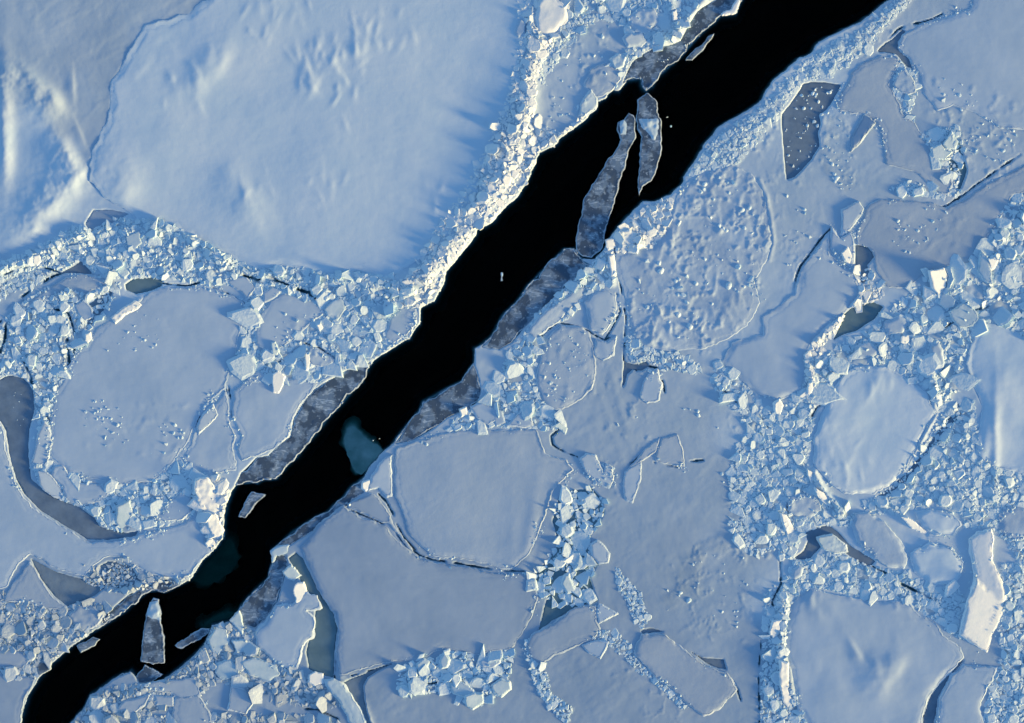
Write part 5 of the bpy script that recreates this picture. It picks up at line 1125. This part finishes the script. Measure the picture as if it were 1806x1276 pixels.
for (phr, pts, n, rmin, rmax) in CRUMBS:
    pl = P(pts); x0, y0 = pl.min(0); x1, y1 = pl.max(0); k = 0
    while k < n:
        x = x0 + (x1 - x0) * RS.rand(); y = y0 + (y1 - y0) * RS.rand()
        if not inside(np.array([x]), np.array([y]), pl)[0]: continue
        put(RS.choice(['a', 'l']), x, y, rmin + (rmax - rmin) * RS.rand() ** 2.5, 20, phr); k += 1

# crumbs and drifted snow clots along the broken edges of the sheets
for (nm, cat, lab, mt, pl, o) in FL:
    if not 1500 < abs(area(pl)) < 120000: continue
    q = ragged(pl, 7, 3, RS)
    dn = fbm(q[:, 0], q[:, 1], 45, 2, 0.5, 71)
    for (x, y), k in zip(q, dn):
        for _ in range(int(max(0, -1.0 + 8.0 * k + RS.rand()))):
            u, v = x + RS.randn() * 4.5, y + RS.randn() * 4.5
            if -40 < u < 1846 and -40 < v < 1316 and not lookup(CARVE, np.array([u]), np.array([v]))[0]:
                put(RS.choice(['a', 'p', 'l']), u, v, 0.9 + 2.2 * RS.rand() ** 2.5, 18, "along the broken edges of the sheets")
def ground(x, y):
    xa, ya = np.array([x]), np.array([y])
    i = int(lookup(FLOEMASK, xa, ya)[0])
    z = float(sample(Z, xa, ya)[0])
    if i: z = float(0.24 + broad(xa, ya)[0] + FL[i - 1][5].get('step', .12) + drifts(xa, ya)[0] + (lee(xa, ya)[0] if i == 1 else 0))
    return max(z, 0.12 if bool(lookup(SOFT, xa, ya)[0]) else 0.06)
vis = [i for i in range(len(B)) if 4 < B[i][1] < 1802 and 4 < B[i][2] < 1272]
order = sorted(vis, key=lambda i: -B[i][3] * (0.8 if B[i][0] == 'l' else 1.0))
LARGE = set(order[:290])
RANK = ["largest", "second largest", "third largest", "fourth largest", "fifth largest", "sixth largest", "seventh largest", "eighth largest", "ninth largest", "tenth largest",
        "eleventh largest", "twelfth largest", "thirteenth largest", "fourteenth largest", "fifteenth largest"]
WORD = {'a': ("angular ice block", "ice_block", "ice block"), 'p': ("flat ice fragment", "ice_fragment", "ice fragment"), 'l': ("rounded ice lump", "ice_lump", "ice lump")}
seen = {}
SV, SF, SM, off = [], [], [], 0
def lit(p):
    if any(w in p for w in ('bright ridge', 'sunlit', 'bright shore')): return 1  # sunlit places get the copy with sunlight painted in
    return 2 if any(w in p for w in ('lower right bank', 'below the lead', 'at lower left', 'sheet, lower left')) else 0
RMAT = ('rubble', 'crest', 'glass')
MESHNAME = {'a': "angular_ice_block", 'p': "flat_ice_fragment", 'l': "rounded_ice_lump"}
for i in order + [j for j in range(len(B)) if j not in set(order)]:
    kind, x, y, r, V, f, phr = B[i]
    g = ground(x, y)
    if i in LARGE:
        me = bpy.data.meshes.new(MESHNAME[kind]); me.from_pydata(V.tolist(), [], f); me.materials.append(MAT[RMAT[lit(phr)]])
        if kind == 'l': me.polygons.foreach_set("use_smooth", [True] * len(f))
        me.update()
        o = link(WORD[kind][1], me, loc=(WX(x), WY(y), g))
        k = seen.get((kind, phr), 0); seen[(kind, phr)] = k + 1
        lab = (RANK[k] + " " if k < len(RANK) else "smaller ") + WORD[kind][0] + " " + phr
        tag(o, lab, WORD[kind][2], "ice pieces " + phr)
    else:
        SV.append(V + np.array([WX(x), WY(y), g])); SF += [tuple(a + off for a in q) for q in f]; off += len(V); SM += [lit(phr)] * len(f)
me = bpy.data.meshes.new("brash_ice")
me.from_pydata(np.concatenate(SV).tolist(), [], SF); 
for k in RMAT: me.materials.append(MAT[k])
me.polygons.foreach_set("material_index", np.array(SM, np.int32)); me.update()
tag(link("brash_ice", me), "countless small crumbs of broken ice heaped along ridges and between floes", "brash ice", kind="stuff")
print("blocks", len(B), "rubble", NRUB, "stuff faces", len(SF))
